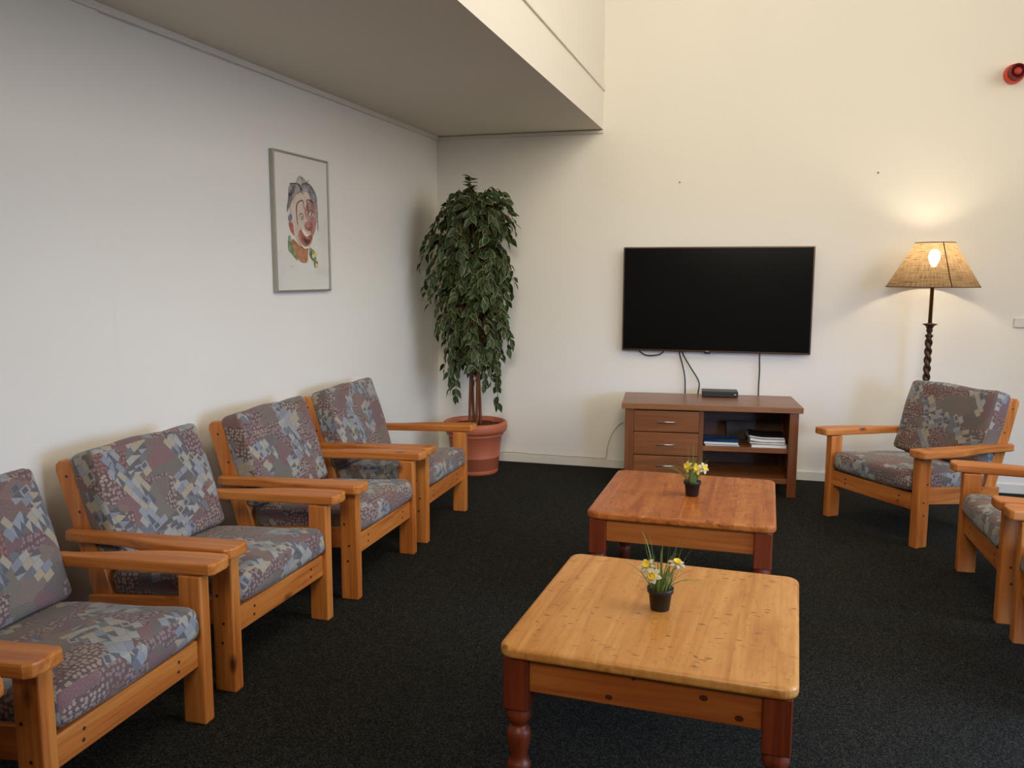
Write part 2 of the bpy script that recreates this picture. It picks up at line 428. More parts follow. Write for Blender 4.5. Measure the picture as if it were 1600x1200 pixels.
# ================================================================== THE ROOM
K = 0.047                                   # the left wall runs a little out of square
XR, YB, H = 6.5, -10.0, 5.3
b = bmesh.new(); box(b, (-0.9, YB-0.2, -0.1), (XR+0.2, 0.2, 0.0)); struct('floor', b, CARPM)
b = bmesh.new(); box(b, (-0.9, YB-0.2, H), (XR+0.2, 0.2, H+0.1)); struct('ceiling', b, WALLM)
b = bmesh.new(); box(b, (-0.9, 0.0, 0.0), (XR+0.2, 0.15, H)); struct('wall_back', b, WALLM)
b = bmesh.new(); box(b, (-0.9, YB-0.15, 0.0), (XR+0.2, YB, H)); struct('wall_rear', b, WALLM)
b = bmesh.new()
SEAM = -3.47
prism(b, [(0, 0), (K*SEAM, SEAM), (K*SEAM+0.012, SEAM-0.004), (K*YB+0.012, YB), (-0.9, YB), (-0.9, 0)], 2, 0.0, H)
struct('wall_left', b, WALLM)
# right wall: low window, plus high and rear openings added for the fill lights
WINS = ((-5.4, -2.4, 0.4, 2.1), (-5.8, -1.2, 2.25, 4.55), (-8.4, -6.6, 0.2, 2.2))
b = bmesh.new()
box(b, (XR, YB, 0), (XR+0.15, -8.4, H)); box(b, (XR, -6.6, 0), (XR+0.15, -5.8, H)); box(b, (XR, -8.4, 0), (XR+0.15, -6.6, 0.2)); box(b, (XR, -8.4, 2.2), (XR+0.15, -6.6, H)); box(b, (XR, -1.2, 0), (XR+0.15, 0.0, H))
box(b, (XR, -5.8, 0), (XR+0.15, -5.4, 2.25)); box(b, (XR, -2.4, 0), (XR+0.15, -1.2, 2.25))
box(b, (XR, -5.4, 0), (XR+0.15, -2.4, 0.4)); box(b, (XR, -5.4, 2.1), (XR+0.15, -2.4, 2.25)); box(b, (XR, -5.8, 4.55), (XR+0.15, -1.2, H))
struct('wall_right', b, WALLM)
def glassm():
    m = bpy.data.materials.new('clear_glass'); m.use_nodes = True; t = m.node_tree
    for nd in list(t.nodes): t.nodes.remove(nd)
    o = t.nodes.new('ShaderNodeOutputMaterial'); a = t.nodes.new('ShaderNodeBsdfTransparent'); g = t.nodes.new('ShaderNodeBsdfGlossy')
    g.inputs['Roughness'].default_value = 0.03
    mx = t.nodes.new('ShaderNodeMixShader'); mx.inputs[0].default_value = 0.03
    t.links.new(a.outputs[0], mx.inputs[1]); t.links.new(g.outputs[0], mx.inputs[2]); t.links.new(mx.outputs[0], o.inputs[0])
    return m
GLASS = glassm()
for wi, (y0, y1, z0, z1) in enumerate(WINS):
    b = bmesh.new()
    for z in (z0, z1-0.06): box(b, (XR+0.04, y0, z), (XR+0.10, y1, z+0.06))
    for y in (y0, (y0+y1)/2-0.03, y1-0.06): box(b, (XR+0.045, y, z0+0.06), (XR+0.095, y+0.06, z1-0.06))
    win = struct('window_%d' % (wi+1), b, TRIMM)  # the high and rear ones are unseen openings added for fill light
    b = bmesh.new(); box(b, (XR+0.066, y0+0.05, z0+0.05), (XR+0.072, y1-0.05, z1-0.05)); new_obj('pane', b, GLASS, win)
# lowered soffit with the upstairs parapet on its front edge
SO = 2.59
fx = lambda y: 1.336 + 0.0203*y
b = bmesh.new()
prism(b, [(0.0, 0.0), (fx(0), 0.0), (fx(YB), YB), (K*YB, YB)], 2, SO, H)
b.normal_update()
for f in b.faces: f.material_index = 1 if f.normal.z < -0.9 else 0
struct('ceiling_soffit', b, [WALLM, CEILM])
# mouldings
b = bmesh.new(); prism(b, [(0, 0), (0.022, 0), (0.022+K*YB+0.012, YB), (K*YB+0.012, YB)], 2, SO-0.03, SO); struct('trim_1', b, TRIMM)
b = bmesh.new(); box(b, (0.022, -0.02, SO-0.028), (1.336, 0.0, SO-0.006)); struct('trim_2', b, TRIMM)
b = bmesh.new(); prism(b, [(fx(0)-0.01, 0), (fx(0)+0.012, 0), (fx(YB)+0.012, YB), (fx(YB)-0.01, YB)], 2, 2.868, 2.908, 0.003, 1); struct('trim_3', b, WALLM)
b = bmesh.new(); box(b, (0.0, -0.014, 0.0), (XR, 0.0, 0.068), 0.003, 1); struct('baseboard_back', b, TRIMM)
b = bmesh.new(); prism(b, [(0, -0.014), (0.014, -0.014), (0.026+K*YB, YB), (K*YB, YB)], 2, 0.0, 0.068); struct('baseboard_left', b, TRIMM)
b = bmesh.new(); box(b, (XR-0.014, YB, 0), (XR, 0, 0.068)); struct('baseboard_right', b, TRIMM)

# ================================================================== ARMCHAIRS
def D(d): return 0.41 - d
def plug(bm, c, axis, r):
    # a dark wooden plug over a screw, set almost flush
    b = bmesh.new(); lathe(b, [(r, -0.003), (r, 0.0008), (r*0.7, 0.0012)], 12, mat=1)
    rot = Matrix.Rotation(R(90), 4, 'Y') if axis == 0 else Matrix.Rotation(R(-90 if c[1] > 0 else 90), 4, 'X')
    bmesh.ops.transform(b, matrix=Matrix.Translation(c) @ rot, verts=b.verts[:])
    merge(bm, b)
def make_chair(label, loc, rz, group):
    t = thing('pine_armchair', label, 'armchair', loc, rz, group)
    for s in (-1, 1):
        b = bmesh.new(); y0, y1 = sorted((s*0.31, s*0.36))
        box(b, (D(0.085), y0, 0.0), (D(0.0), y1, 0.515), 0.006)
        for dd, z in ((0.047, 0.185), (0.040, 0.258), (0.062, 0.36)): plug(b, (D(dd), s*0.3605, z), 1, 0.0055)
        new_obj('leg', b, [PINE[2], PLUG], t)
    for s in (-1, 1):
        # boomerang shaped rear leg that runs up into the back post
        y0, y1 = sorted((s*0.265, s*0.309))
        pts = [(0.722, 0.765), (0.732, 0.787), (0.757, 0.795), (0.787, 0.793), (0.803, 0.778), (0.805, 0.755),
               (0.648, 0.235), (0.652, 0.205), (0.70, 0.0), (0.615, 0.0), (0.553, 0.20), (0.553, 0.225)]
        b = bmesh.new(); prism(b, [(D(d), z) for d, z in pts], 1, y0, y1, 0.006)
        for dd, z in ((0.752, 0.735), (0.70, 0.60)): plug(b, (D(dd), s*0.3095, z), 1, 0.0055)
        new_obj('back_post', b, [PINE[2], PLUG], t)
    for s in (-1, 1):
        outer = [(-0.022, 0.428), (0.04, 0.430), (0.16, 0.428), (0.26, 0.418), (0.34, 0.400), (0.43, 0.376), (0.52, 0.362), (0.62, 0.358), (0.70, 0.358), (0.735, 0.352), (0.742, 0.335)]
        inner = [(0.742, 0.311), (-0.032, 0.311), (-0.046, 0.322), (-0.048, 0.35), (-0.048, 0.392), (-0.042, 0.416)]
        b = bmesh.new(); prism(b, [(D(d), s*y) for d, y in outer+inner], 2, 0.520, 0.562, 0.008, 2)
        for v in b.verts: v.co.z -= 0.036*max(0.0, (0.41-v.co.x))
        new_obj('armrest', b, PINE[0], t)
    for s in (-1, 1):
        y0, y1 = sorted((s*0.3095, s*0.334))
        b = bmesh.new(); prism(b, [(D(0.085), 0.335), (D(0.66), 0.285), (D(0.66), 0.187), (D(0.085), 0.237)], 1, y0, y1, 0.004)
        new_obj('side_rail', b, PINE[0], t)
    b = bmesh.new(); box(b, (D(0.052), -0.31, 0.205), (D(0.018), 0.31, 0.298), 0.005)
    for sy in (-1, 1):
        for dz in (0.237, 0.268): plug(b, (D(0.0175), sy*0.205+0.004*(dz > 0.25), dz), 0, 0.0055)
    new_obj('front_rail', b, [PINE[1], PLUG], t)
    b = bmesh.new(); box(b, (D(0.552), -0.31, 0.185), (D(0.525), 0.31, 0.245), 0.004); new_obj('rear_rail', b, PINE[1], t)
    for z, d in ((0.70, 0.707), (0.45, 0.632)):
        b = bmesh.new(); box(b, (-0.011, -0.265, -0.04), (0.011, 0.265, 0.04), 0.004, 2, 0, Matrix.Translation((D(d+0.012), 0, z)) @ Matrix.Rotation(-0.285, 4, 'Y'))
        new_obj('back_rail', b, PINE[1], t)
    b = bmesh.new()
    for k in range(5):
        d = 0.085 + k*0.10
        z = 0.283-0.08*d
        box(b, (D(d+0.06), -0.308, z-0.014), (D(d), 0.308, z))
    new_obj('seat_slats', b, PINE[1], t)
    # seat cushion
    b = cushion((0.60, 0.612, 0.118), 0.042, 0.022, seed=3)
    bmesh.ops.transform(b, matrix=Matrix.Translation((D(0.292), 0, 0.347)) @ Matrix.Rotation(-R(4.0), 4, 'Y'), verts=b.verts[:])
    new_obj('seat_cushion', b, FABM, t, True, True)
    # back cushion: stands on the seat and leans on the posts
    b = cushion((0.464, 0.632, 0.126), 0.030, 0.012, seed=9)
    ang = math.atan2(0.14, 0.435)
    up = Vector((-math.sin(ang), 0, math.cos(ang))); out = Vector((math.cos(ang), 0, math.sin(ang)))
    base = Vector((D(0.487), 0, 0.41)); ctr = base + up*0.234 - out*0.062
    M = Matrix(((up.x, 0, out.x, ctr.x), (0, 1, 0, ctr.y), (up.z, 0, out.z, ctr.z), (0, 0, 0, 1)))
    bmesh.ops.transform(b, matrix=M, verts=b.verts[:])
    new_obj('back_cushion', b, FABM, t, True, True)
    return t
GL, GR = 'pine armchairs along the left wall', 'pine armchairs facing the coffee tables from the right'
ch = make_chair('pine armchair with patterned cushions in left row, the last one, next to the potted ficus', (0.333, -1.817, 0), R(0.0), GL)
for lab, x, y, a, g in (
    ('pine armchair in left row, third one counting from the potted ficus', 0.304, -3.600, -1.2, GL),
    ('pine armchair in left row, second from the potted ficus', 0.333, -2.685, -0.3, GL),
    ('pine armchair in left row cut by left photo edge, large seat cushion showing', 0.333, -4.503, 1.0, GL),
    ('pine armchair in the bottom left corner, only its right arm showing', 0.340, -5.407, 0.0, GL),
    ('pine armchair angled beside the floor lamp, seen whole, patterned back toward the wall', 3.482, -0.980, 217.6, GR),
    ('pine armchair at right edge in front of the angled armchair, back cut off', 3.930, -2.155, 181.0, GR),
    ('pine armchair nearest on the right, only a sliver of leg and cushion showing', 3.952, -3.030, 181.0, GR)):
    dup(ch, (x, y, 0), R(a), lab, g)

# ================================================================== COFFEE TABLES
def rounded_rect(hx, hy, r, n=6):
    out = []
    for cx_, cy_, a0 in ((hx-r, hy-r, 0), (-hx+r, hy-r, 90), (-hx+r, -hy+r, 180), (hx-r, -hy+r, 270)):
        for k in range(n+1):
            a = R(a0+90*k/n); out.append((cx_+r*math.cos(a), cy_+r*math.sin(a)))
    return out
def make_table(label, loc, rz, topm, knots=()):
    t = thing('coffee_table', label, 'coffee table', loc, rz, 'square pine coffee tables')
    b = bmesh.new(); prism(b, rounded_rect(0.402, 0.425, 0.045), 2, 0.437, 0.472, 0.012, 4); new_obj('table_top', b, topm, t)
    lx, ly, hw = 0.352, 0.372, 0.037
    prof = [(0.020, 0.0), (0.026, 0.004), (0.029, 0.03), (0.033, 0.055), (0.027, 0.068), (0.025, 0.074), (0.034, 0.09), (0.036, 0.10), (0.030, 0.112),
            (0.024, 0.120), (0.026, 0.135), (0.033, 0.165), (0.036, 0.190), (0.034, 0.205), (0.029, 0.213), (0.023, 0.219), (0.022, 0.226),
            (0.030, 0.234), (0.036, 0.247), (0.036, 0.262), (0.030, 0.276), (0.029, 0.284)]
    for sx in (-1, 1):
        for sy in (-1, 1):
            b = bmesh.new()
            lathe(b, prof, 24, sx*lx, sy*ly)
            for f in b.faces: f.smooth = True
            box(b, (sx*lx-hw, sy*ly-hw, 0.278), (sx*lx+hw, sy*ly+hw, 0.437), 0.004)
            new_obj('leg', b, LEGM, t)
    for s in (-1, 1):
        b = bmesh.new(); y0, y1 = sorted((s*0.372, s*0.394)); box(b, (-lx+hw, y0, 0.335), (lx-hw, y1, 0.437), 0.003)
        for kx, kz, kr in (knots if s < 0 else ()):
            kb = bmesh.new(); lathe(kb, [(kr, -0.002), (kr, 0.0004), (kr*0.6, 0.0006)], 16, mat=1)
            bmesh.ops.transform(kb, matrix=Matrix.Translation((kx, y0, kz)) @ Matrix.Diagonal((1.35, 1, 1, 1)) @ Matrix.Rotation(R(90), 4, 'X'), verts=kb.verts[:]); merge(b, kb)
        new_obj('apron', b, [APRX, KNOT], t)
        b = bmesh.new(); x0, x1 = sorted((s*0.352, s*0.374)); box(b, (x0, -ly+hw, 0.335), (x1, ly-hw, 0.437), 0.003); new_obj('apron', b, APRY, t)
    return t
make_table('square pine coffee table in the foreground with smooth yellow top and flowers', (2.216, -3.913, 0), R(-3.0), TOPM, ((-0.087, 0.357, 0.0075), (0.166, 0.398, 0.0085), (0.258, 0.357, 0.0085), (-0.02, 0.42, 0.004)))
make_table('square pine coffee table in front of the cabinet with worn reddish top', (2.190, -2.490, 0), R(-1.2), TOPW)

# ================================================================== TV CABINET
CABX, CABY, CABR = 2.190, -0.357, R(5.5)
cab = thing('tv_cabinet', 'walnut brown low cabinet with three drawers and open shelves below the television', 'cabinet', (CABX, CABY, 0), CABR)
b = bmesh.new(); box(b, (-0.605, -0.285, 0.585), (0.605, 0.285, 0.625), 0.004); new_obj('cabinet_top', b, WALT, cab)
for sx in (-1, 1):
    for sy in (-1, 1):
        b = bmesh.new(); x0, x1 = sorted((sx*0.58, sx*0.52)); y0, y1 = sorted((sy*0.265, sy*0.205))
        box(b, (x0, y0, 0), (x1, y1, 0.585), 0.003); new_obj('leg', b, WALZ, cab)
    b = bmesh.new(); x0, x1 = sorted((sx*0.568, sx*0.55)); box(b, (x0, -0.205, 0.09), (x1, 0.205, 0.585)); new_obj('side_panel', b, WALX, cab)
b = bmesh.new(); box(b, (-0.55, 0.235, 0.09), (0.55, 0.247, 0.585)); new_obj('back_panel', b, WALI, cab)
b = bmesh.new(); box(b, (-0.075, -0.248, 0.125), (-0.045, 0.235, 0.585)); new_obj('divider', b, WALZ, cab)
b = bmesh.new(); box(b, (-0.55, -0.250, 0.09), (0.55, 0.235, 0.125), 0.002); new_obj('bottom_shelf', b, WALX, cab)
b = bmesh.new(); box(b, (-0.045, -0.240, 0.300), (0.55, 0.235, 0.333), 0.002); new_obj('shelf', b, WALX, cab)
for z0, z1 in ((0.427, 0.574), (0.262, 0.421), (0.128, 0.256)):
    b = bmesh.new(); box(b, (-0.519, -0.262, z0), (-0.077, -0.242, z1), 0.003)
    box(b, (-0.51, -0.242, z0+0.01), (-0.085, 0.20, z1-0.02))
    dr = new_obj('drawer', b, WALX, cab)
    b = bmesh.new(); zc = (z0+z1)/2 - 0.002
    tube(b, [(-0.36, -0.282, zc), (-0.235, -0.282, zc)], 0.005, 10)
    for x in (-0.345, -0.25): tube(b, [(x, -0.283, zc), (x, -0.260, zc)], 0.004, 8)
    hd = new_obj('handle', b, STEEL, dr, True); hd['label'] = 'thin steel bar handle'
def on_cab(x, y, z=0.0):
    return Vector((CABX + x*math.cos(CABR) - y*math.sin(CABR), CABY + x*math.sin(CABR) + y*math.cos(CABR), z))
# receiver box standing on the cabinet
rb = thing('receiver_box', 'small black receiver box on the cabinet top under the television', 'receiver', on_cab(0.085, 0.185, 0.625), R(4.5))
b = bmesh.new(); box(b, (-0.127, -0.075, 0.004), (0.127, 0.075, 0.044), 0.004); new_obj('casing', b, plain('black_satin_casing', (0.012, 0.011, 0.010), 0.45), rb)
b = bmesh.new(); box(b, (-0.122, -0.0785, 0.007), (0.122, -0.074, 0.040), 0.001); new_obj('front_panel', b, BLACKP, rb)
b = bmesh.new(); box(b, (0.098, -0.0797, 0.021), (0.112, -0.078, 0.028)); new_obj('button', b, STEEL, rb)
for sx in (-1, 1):
    b = bmesh.new(); box(b, (sx*0.10-0.012, -0.06, 0), (sx*0.10+0.012, 0.06, 0.004)); new_obj('foot', b, BLACKP, rb)

# magazines and papers lying on the open shelf
def booklet(name, label, cat, x, y, z, sx, sy, sz, rz, cover, group=None, curl=0.0, tilt=0.0):
    t = thing(name, label, cat, on_cab(x, y, z), CABR+rz, group)
    def sheet(z0, z1, inset):
        b = bmesh.new(); bmesh.ops.create_cube(b, size=1.0); bmesh.ops.subdivide_edges(b, edges=b.edges[:], cuts=7, use_grid_fill=True)
        for v in b.verts:
            px, py = v.co.x*(sx-inset), v.co.y*(sy-inset)
            zz = z0 + (v.co.z+0.5)*(z1-z0)
            v.co = Vector((px, py, zz + curl*max(0.0, -px/sx)**2*4 + curl*0.25*(px/sx+0.5)**2 + tilt*(0.5+px/sx)))
        return b
    new_obj('pages', sheet(0.0012, sz-0.0012, 0.006), PAPER, t)
    new_obj('cover', sheet(sz-0.0012, sz, 0.0), cover, t)
    new_obj('cover', sheet(0.0, 0.0012, 0.0), cover, t)
    return t
def coverm(name, c1, c2, s):
    t = NT(name, 0.6, 0.3); v = t.coord('Object')
    t.base(t.ramp(t.noise(v, s, 2.0), [(0.40, c1), (0.6, c2)])); return t.m
BLUEC = coverm('blue_glossy_cover', srgb(24, 48, 86), srgb(44, 84, 130), 9.0)
GREYC = coverm('grey_newsprint', srgb(150, 142, 130), srgb(196, 188, 174), 22.0)
WHITC = coverm('white_printed_cover', srgb(214, 208, 196), srgb(170, 160, 150), 14.0)
DARKC = coverm('dark_print_cover', srgb(20, 15, 13), srgb(44, 30, 22), 12.0)
MG = 'papers in the right shelf stack'
booklet('magazine', 'dark magazine under the blue folder on the cabinet shelf', 'magazine', 0.085, -0.10, 0.3338, 0.235, 0.25, 0.012, 0.02, DARKC)
booklet('blue_folder', 'shiny blue folder lying at the left of the open cabinet shelf', 'folder', 0.082, -0.115, 0.347, 0.235, 0.235, 0.018, -0.03, BLUEC)
zz = 0.3338
for nm, lab, cov, th, cu, rz, dx in (
    ('newspaper', 'folded grey newspaper at the bottom of the right shelf stack', GREYC, 0.022, 0.0, 0.02, 0.0),
    ('magazine', 'pale magazine just above the bottom newspaper in right shelf stack', WHITC, 0.010, 0.004, -0.04, -0.004),
    ('newspaper', 'grey newspaper with curled left edge in middle of right shelf stack', GREYC, 0.020, 0.012, 0.03, -0.012),
    ('magazine', 'dark magazine on top of the right shelf stack', DARKC, 0.012, 0.012, -0.06, -0.008)):
    booklet(nm, lab, 'newspaper' if nm == 'newspaper' else 'magazine', 0.396+dx, -0.10, zz, 0.235, 0.25, th, rz, cov, MG, cu)
    zz += th + 0.003
# dark brochure leaning against the back, behind the stacks
t = thing('brochure', 'dark brochure propped open behind the blue folder and newspapers on the shelf', 'brochure', on_cab(0.235, 0.11, 0.334), CABR)
for s, nm in ((-1, 'front_leaf'), (1, 'back_leaf')):
    b = bmesh.new(); box(b, (-0.10, -0.0012, 0), (0.10, 0.0012, 0.125), 0, 1, 0, Matrix.Translation((0, s*0.035, 0)) @ Matrix.Rotation(s*R(13), 4, 'X') @ Matrix.Rotation(R(0), 4, 'Y'))
    new_obj(nm, b, DARKC, t)

# ================================================================== TELEVISION
tv = thing('television', 'large black flat screen television mounted on the back wall', 'television', (2.199, 0.0, 1.325), 0)
hx, hz = 0.681, 0.388
b = bmesh.new(); box(b, (-hx, -0.072, -hz), (hx, -0.035, hz), 0.006); new_obj('casing', b, BEZEL, tv)
b = bmesh.new(); box(b, (-hx+0.010, -0.0735, -hz+0.014), (hx-0.010, -0.070, hz-0.009), 0.001, 1); sc_ = new_obj('screen', b, SCREEN, tv); sc_['label'] = 'dark glossy switched-off screen'
b = bmesh.new(); box(b, (-0.40, -0.036, -0.25), (0.40, -0.012, 0.20), 0.006); new_obj('rear_housing', b, BLACKP, tv)
b = bmesh.new(); box(b, (-0.2, -0.013, -0.12), (0.2, -0.001, 0.12)); new_obj('wall_bracket', b, BLACKP, tv)
b = bmesh.new(); lathe(b, [(0.020, -0.006), (0.024, -0.001), (0.024, 0.001), (0.0205, 0.006)], 20)
bmesh.ops.transform(b, matrix=Matrix.Translation((-0.045, -0.066, -hz-0.001)) @ Matrix.Scale(1.4, 4, (0, 0, 1)), verts=b.verts[:])
new_obj('sensor', b, BLACKP, tv)
b = bmesh.new(); box(b, (-0.056, -0.0748, -hz+0.001), (-0.036, -0.0715, -hz+0.010), 0.001); em = new_obj('emblem', b, STEEL, tv)
# cables from the television to the cabinet
CG = 'black cables hanging from the television'
for lab, pts in (
    ('black cable looping under the left end of the television', [(1.62, -0.03, 0.965), (1.655, -0.03, 0.925), (1.70, -0.03, 0.900), (1.76, -0.03, 0.900), (1.815, -0.03, 0.918), (1.85, -0.03, 0.965)]),
    ('straight black cable, left of the pair hanging to the cabinet', [(1.948, -0.03, 0.96), (1.95, -0.03, 0.915), (1.972, -0.03, 0.84), (1.993, -0.032, 0.745), (1.999, -0.034, 0.63), (2.0, -0.036, 0.56)]),
    ('curving black cable, right of the pair hanging to the cabinet', [(1.963, -0.018, 0.96), (1.972, -0.018, 0.92), (2.003, -0.024, 0.865), (2.045, -0.03, 0.80), (2.087, -0.034, 0.735), (2.102, -0.036, 0.69), (2.095, -0.036, 0.62), (2.094, -0.036, 0.56)]),
    ('single black cable hanging under the right half of the television', [(2.53, -0.03, 0.96), (2.529, -0.03, 0.90), (2.533, -0.03, 0.80), (2.531, -0.028, 0.70), (2.532, -0.028, 0.60), (2.532, -0.028, 0.52)])):
    b = bmesh.new(); tube(b, smooth_path(pts), 0.0048, 8)
    tag(new_obj('cable', b, CORDB, None, True), lab, 'cable', CG)
b = bmesh.new(); tube(b, smooth_path([(1.535, -0.05, 0.375), (1.50, -0.03, 0.35), (1.455, -0.022, 0.29), (1.425, -0.02, 0.22), (1.410, -0.02, 0.15), (1.408, -0.02, 0.10), (1.395, -0.02, 0.078), (1.33, -0.016, 0.075), (1.2, -0.014, 0.076), (1.06, -0.014, 0.074), (0.93, -0.014, 0.076), (0.80, -0.014, 0.075), (0.68, -0.014, 0.080), (0.60, -0.016, 0.079), (0.5, -0.02, 0.07), (0.4, -0.022, 0.05)]), 0.0038, 8)
tag(new_obj('power_cord', b, CORDW, None, True), 'white power cord running along the baseboard from the cabinet to the ficus', 'cord')

# ================================================================== FLOOR LAMP
lamp = thing('floor_lamp', 'lit floor lamp with twisted dark stem and linen shade behind the angled armchair', 'floor lamp', (3.606, -0.305, 0), 0)
b = bmesh.new()
lathe(b, [(0.0, 0.0), (0.125, 0.0), (0.13, 0.008), (0.125, 0.02), (0.09, 0.03), (0.06, 0.045), (0.035, 0.075), (0.024, 0.10), (0.030, 0.12), (0.020, 0.14)], 36, cap=False)
new_obj('base', b, BRONZE, lamp, True)
b = bmesh.new()
NS, TZ0, TZ1 = 220, 0.13, 1.10
rings = []
for i in range(NS+1):
    z = TZ0 + (TZ1-TZ0)*i/NS; a0 = -(z-TZ0)/0.058*math.pi
    ring = []
    for k in range(24):
        a = 2*math.pi*k/24
        r = 0.0150 + 0.0095*abs(math.cos(a - a0))**1.5
        ring.append(b.verts.new((r*math.cos(a), r*math.sin(a), z)))
    rings.append(ring)
for r0, r1 in zip(rings, rings[1:]):
    for k in range(24): b.faces.new((r0[k], r0[(k+1) % 24], r1[(k+1) % 24], r1[k]))
b.faces.new(rings[0]); b.faces.new(rings[-1])
new_obj('twisted_stem', b, BRONZE, lamp, True)
b = bmesh.new()
lathe(b, [(0.015, 1.09), (0.022, 1.10), (0.026, 1.106), (0.024, 1.113), (0.014, 1.12), (0.013, 1.128), (0.021, 1.14), (0.018, 1.152), (0.022, 1.165), (0.030, 1.176), (0.043, 1.182), (0.045, 1.188), (0.02, 1.191), (0.011, 1.195)], 32)
new_obj('drip_cup', b, BRONZE, lamp, True)
b = bmesh.new(); lathe(b, [(0.0125, 1.19), (0.0125, 1.50), (0.018, 1.505), (0.018, 1.56), (0.012, 1.565)], 24); new_obj('upper_tube', b, BRASS, lamp, True)
def shade_mat():
    m = bpy.data.materials.new('linen_lampshade'); m.use_nodes = True; t = NT.__new__(NT); t.m = m; t.t = m.node_tree
    for nd in list(t.t.nodes): t.t.nodes.remove(nd)
    v = t.coord('UV')
    w1 = t.noise(t.mapping(v, (240, 14, 1)), 1.0, 3.0, 0.6, dims='2D'); w2 = t.noise(t.mapping(v, (10, 170, 1)), 1.0, 3.0, 0.6, dims='2D')
    f = t.math('ADD', t.math('MULTIPLY', w1, 0.5), t.math('MULTIPLY', w2, 0.5))
    cd_ = t.ramp(f, [(0.36, srgb(120, 96, 70)), (0.62, srgb(190, 164, 130))])
    ct_ = t.ramp(f, [(0.36, srgb(140, 112, 82)), (0.62, srgb(226, 204, 168))])
    d = t.n('ShaderNodeBsdfDiffuse', i_Color=cd_).outputs[0]; tr = t.n('ShaderNodeBsdfTranslucent', i_Color=ct_).outputs[0]
    mx0 = t.n('ShaderNodeMixShader', i_0=0.62); t.t.links.new(d, mx0.inputs[1]); t.t.links.new(tr, mx0.inputs[2])
    # the loose weave lets a little light straight through
    tp = t.n('ShaderNodeBsdfTransparent').outputs[0]
    mx = t.n('ShaderNodeMixShader', i_0=t.n('ShaderNodeMapRange', i_0=f, i_1=0.42, i_2=0.62, i_3=0.02, i_4=0.14).outputs[0]); t.t.links.new(mx0.outputs[0], mx.inputs[1]); t.t.links.new(tp, mx.inputs[2])
    o = t.n('ShaderNodeOutputMaterial'); t.t.links.new(mx.outputs[0], o.inputs[0]); return m
SHADE = shade_mat()
b = bmesh.new(); lay = b.loops.layers.uv.new('UVMap')
RS = [(0.285, 1.432), (0.282, 1.437), (0.120, 1.716), (0.121, 1.722)]
seg = 64; rr_ = []
for r, z in RS: rr_.append([b.verts.new((r*math.cos(2*math.pi*k/seg), r*math.sin(2*math.pi*k/seg), z)) for k in range(seg)])
for i, (a, c) in enumerate(zip(rr_, rr_[1:])):
    for k in range(seg):
        f = b.faces.new((a[k], a[(k+1) % seg], c[(k+1) % seg], c[k])); f.smooth = True
        for lp, (uu, vv) in zip(f.loops, ((k, i), (k+1, i), (k+1, i+1), (k, i+1))): lp[lay].uv = (uu/seg*1.2, vv*0.32)
bmesh.ops.solidify(b, geom=b.faces[:], thickness=0.0012)
shade = new_obj('lamp_shade', b, SHADE, lamp)
b = bmesh.new()
for r, z in ((0.284, 1.433), (0.121, 1.721)):
    tube(b, [(r*math.cos(2*math.pi*k/48), r*math.sin(2*math.pi*k/48), z) for k in range(49)], 0.0028, 6)
sr = new_obj('shade_ring', b, plain('shade_binding', srgb(96, 66, 40), 0.8), shade)
b = bmesh.new()
a = R(-78)
tube(b, [(0.2865*math.cos(a), 0.2865*math.sin(a), 1.433), (0.1225*math.cos(a), 0.1225*math.sin(a), 1.721)], 0.0035, 6)
new_obj('shade_seam', b, plain('shade_seam_tape', srgb(72, 50, 30), 0.8), shade)
b = bmesh.new()
for k in range(3):
    a = R(30+120*k); tube(b, [(0.018*math.cos(a), 0.018*math.sin(a), 1.695), (0.12*math.cos(a), 0.12*math.sin(a), 1.716)], 0.0015, 6)
lathe(b, [(0.02, 1.691), (0.02, 1.699)], 16); new_obj('shade_fitting', b, BRASS, shade)
def bulbm():
    m = bpy.data.materials.new('glowing_bulb'); m.use_nodes = True
    bs = m.node_tree.nodes['Principled BSDF']; bs.inputs['Emission Color'].default_value = (1.0, 0.80, 0.52, 1); bs.inputs['Emission Strength'].default_value = BULB_E
    bs.inputs['Base Color'].default_value = (0.8, 0.75, 0.65, 1); return m
BULB_E = 40.0
b = bmesh.new(); lathe(b, [(0.010, 1.555), (0.016, 1.572), (0.032, 1.605), (0.038, 1.632), (0.034, 1.656), (0.020, 1.674), (0.004, 1.679)], 24); new_obj('bulb', b, bulbm(), lamp, True)
pl_ = bpy.data.lights.new('lamp_bulb_light', 'POINT'); pl_.energy = 92; pl_.color = (1.0, 0.82, 0.56); pl_.shadow_soft_size = 0.040
po = bpy.data.objects.new('lamp_bulb_light', pl_); COL.objects.link(po); po.location = (3.606, -0.305, 1.632)

# ================================================================== POTTED FICUS
PX, PY = 0.452, -0.415
fic = thing('potted_ficus', 'tall variegated ficus tree in a terracotta pot in the room corner', 'potted plant', (PX, PY, 0), 0)
b = bmesh.new()
lathe(b, [(0.0, 0.0), (0.170, 0.0), (0.176, 0.006), (0.176, 0.028), (0.172, 0.034), (0.178, 0.04), (0.186, 0.125), (0.189, 0.128), (0.189, 0.134), (0.187, 0.137), (0.205, 0.285), (0.216, 0.292), (0.220, 0.302), (0.216, 0.313), (0.224, 0.318),
          (0.238, 0.325), (0.245, 0.345), (0.246, 0.372), (0.240, 0.392), (0.228, 0.398), (0.218, 0.392), (0.212, 0.372), (0.206, 0.33), (0.0, 0.33)], 64, cap=False)
new_obj('pot', b, TERRA, fic, True)
b = bmesh.new(); bmesh.ops.create_circle(b, cap_ends=True, segments=40, radius=0.209)
bmesh.ops.subdivide_edges(b, edges=b.edges[:], cuts=2)
for v in b.verts: v.co.z = 0.362 + rnd.uniform(-0.004, 0.004)
new_obj('soil', b, SOILM, fic, True)
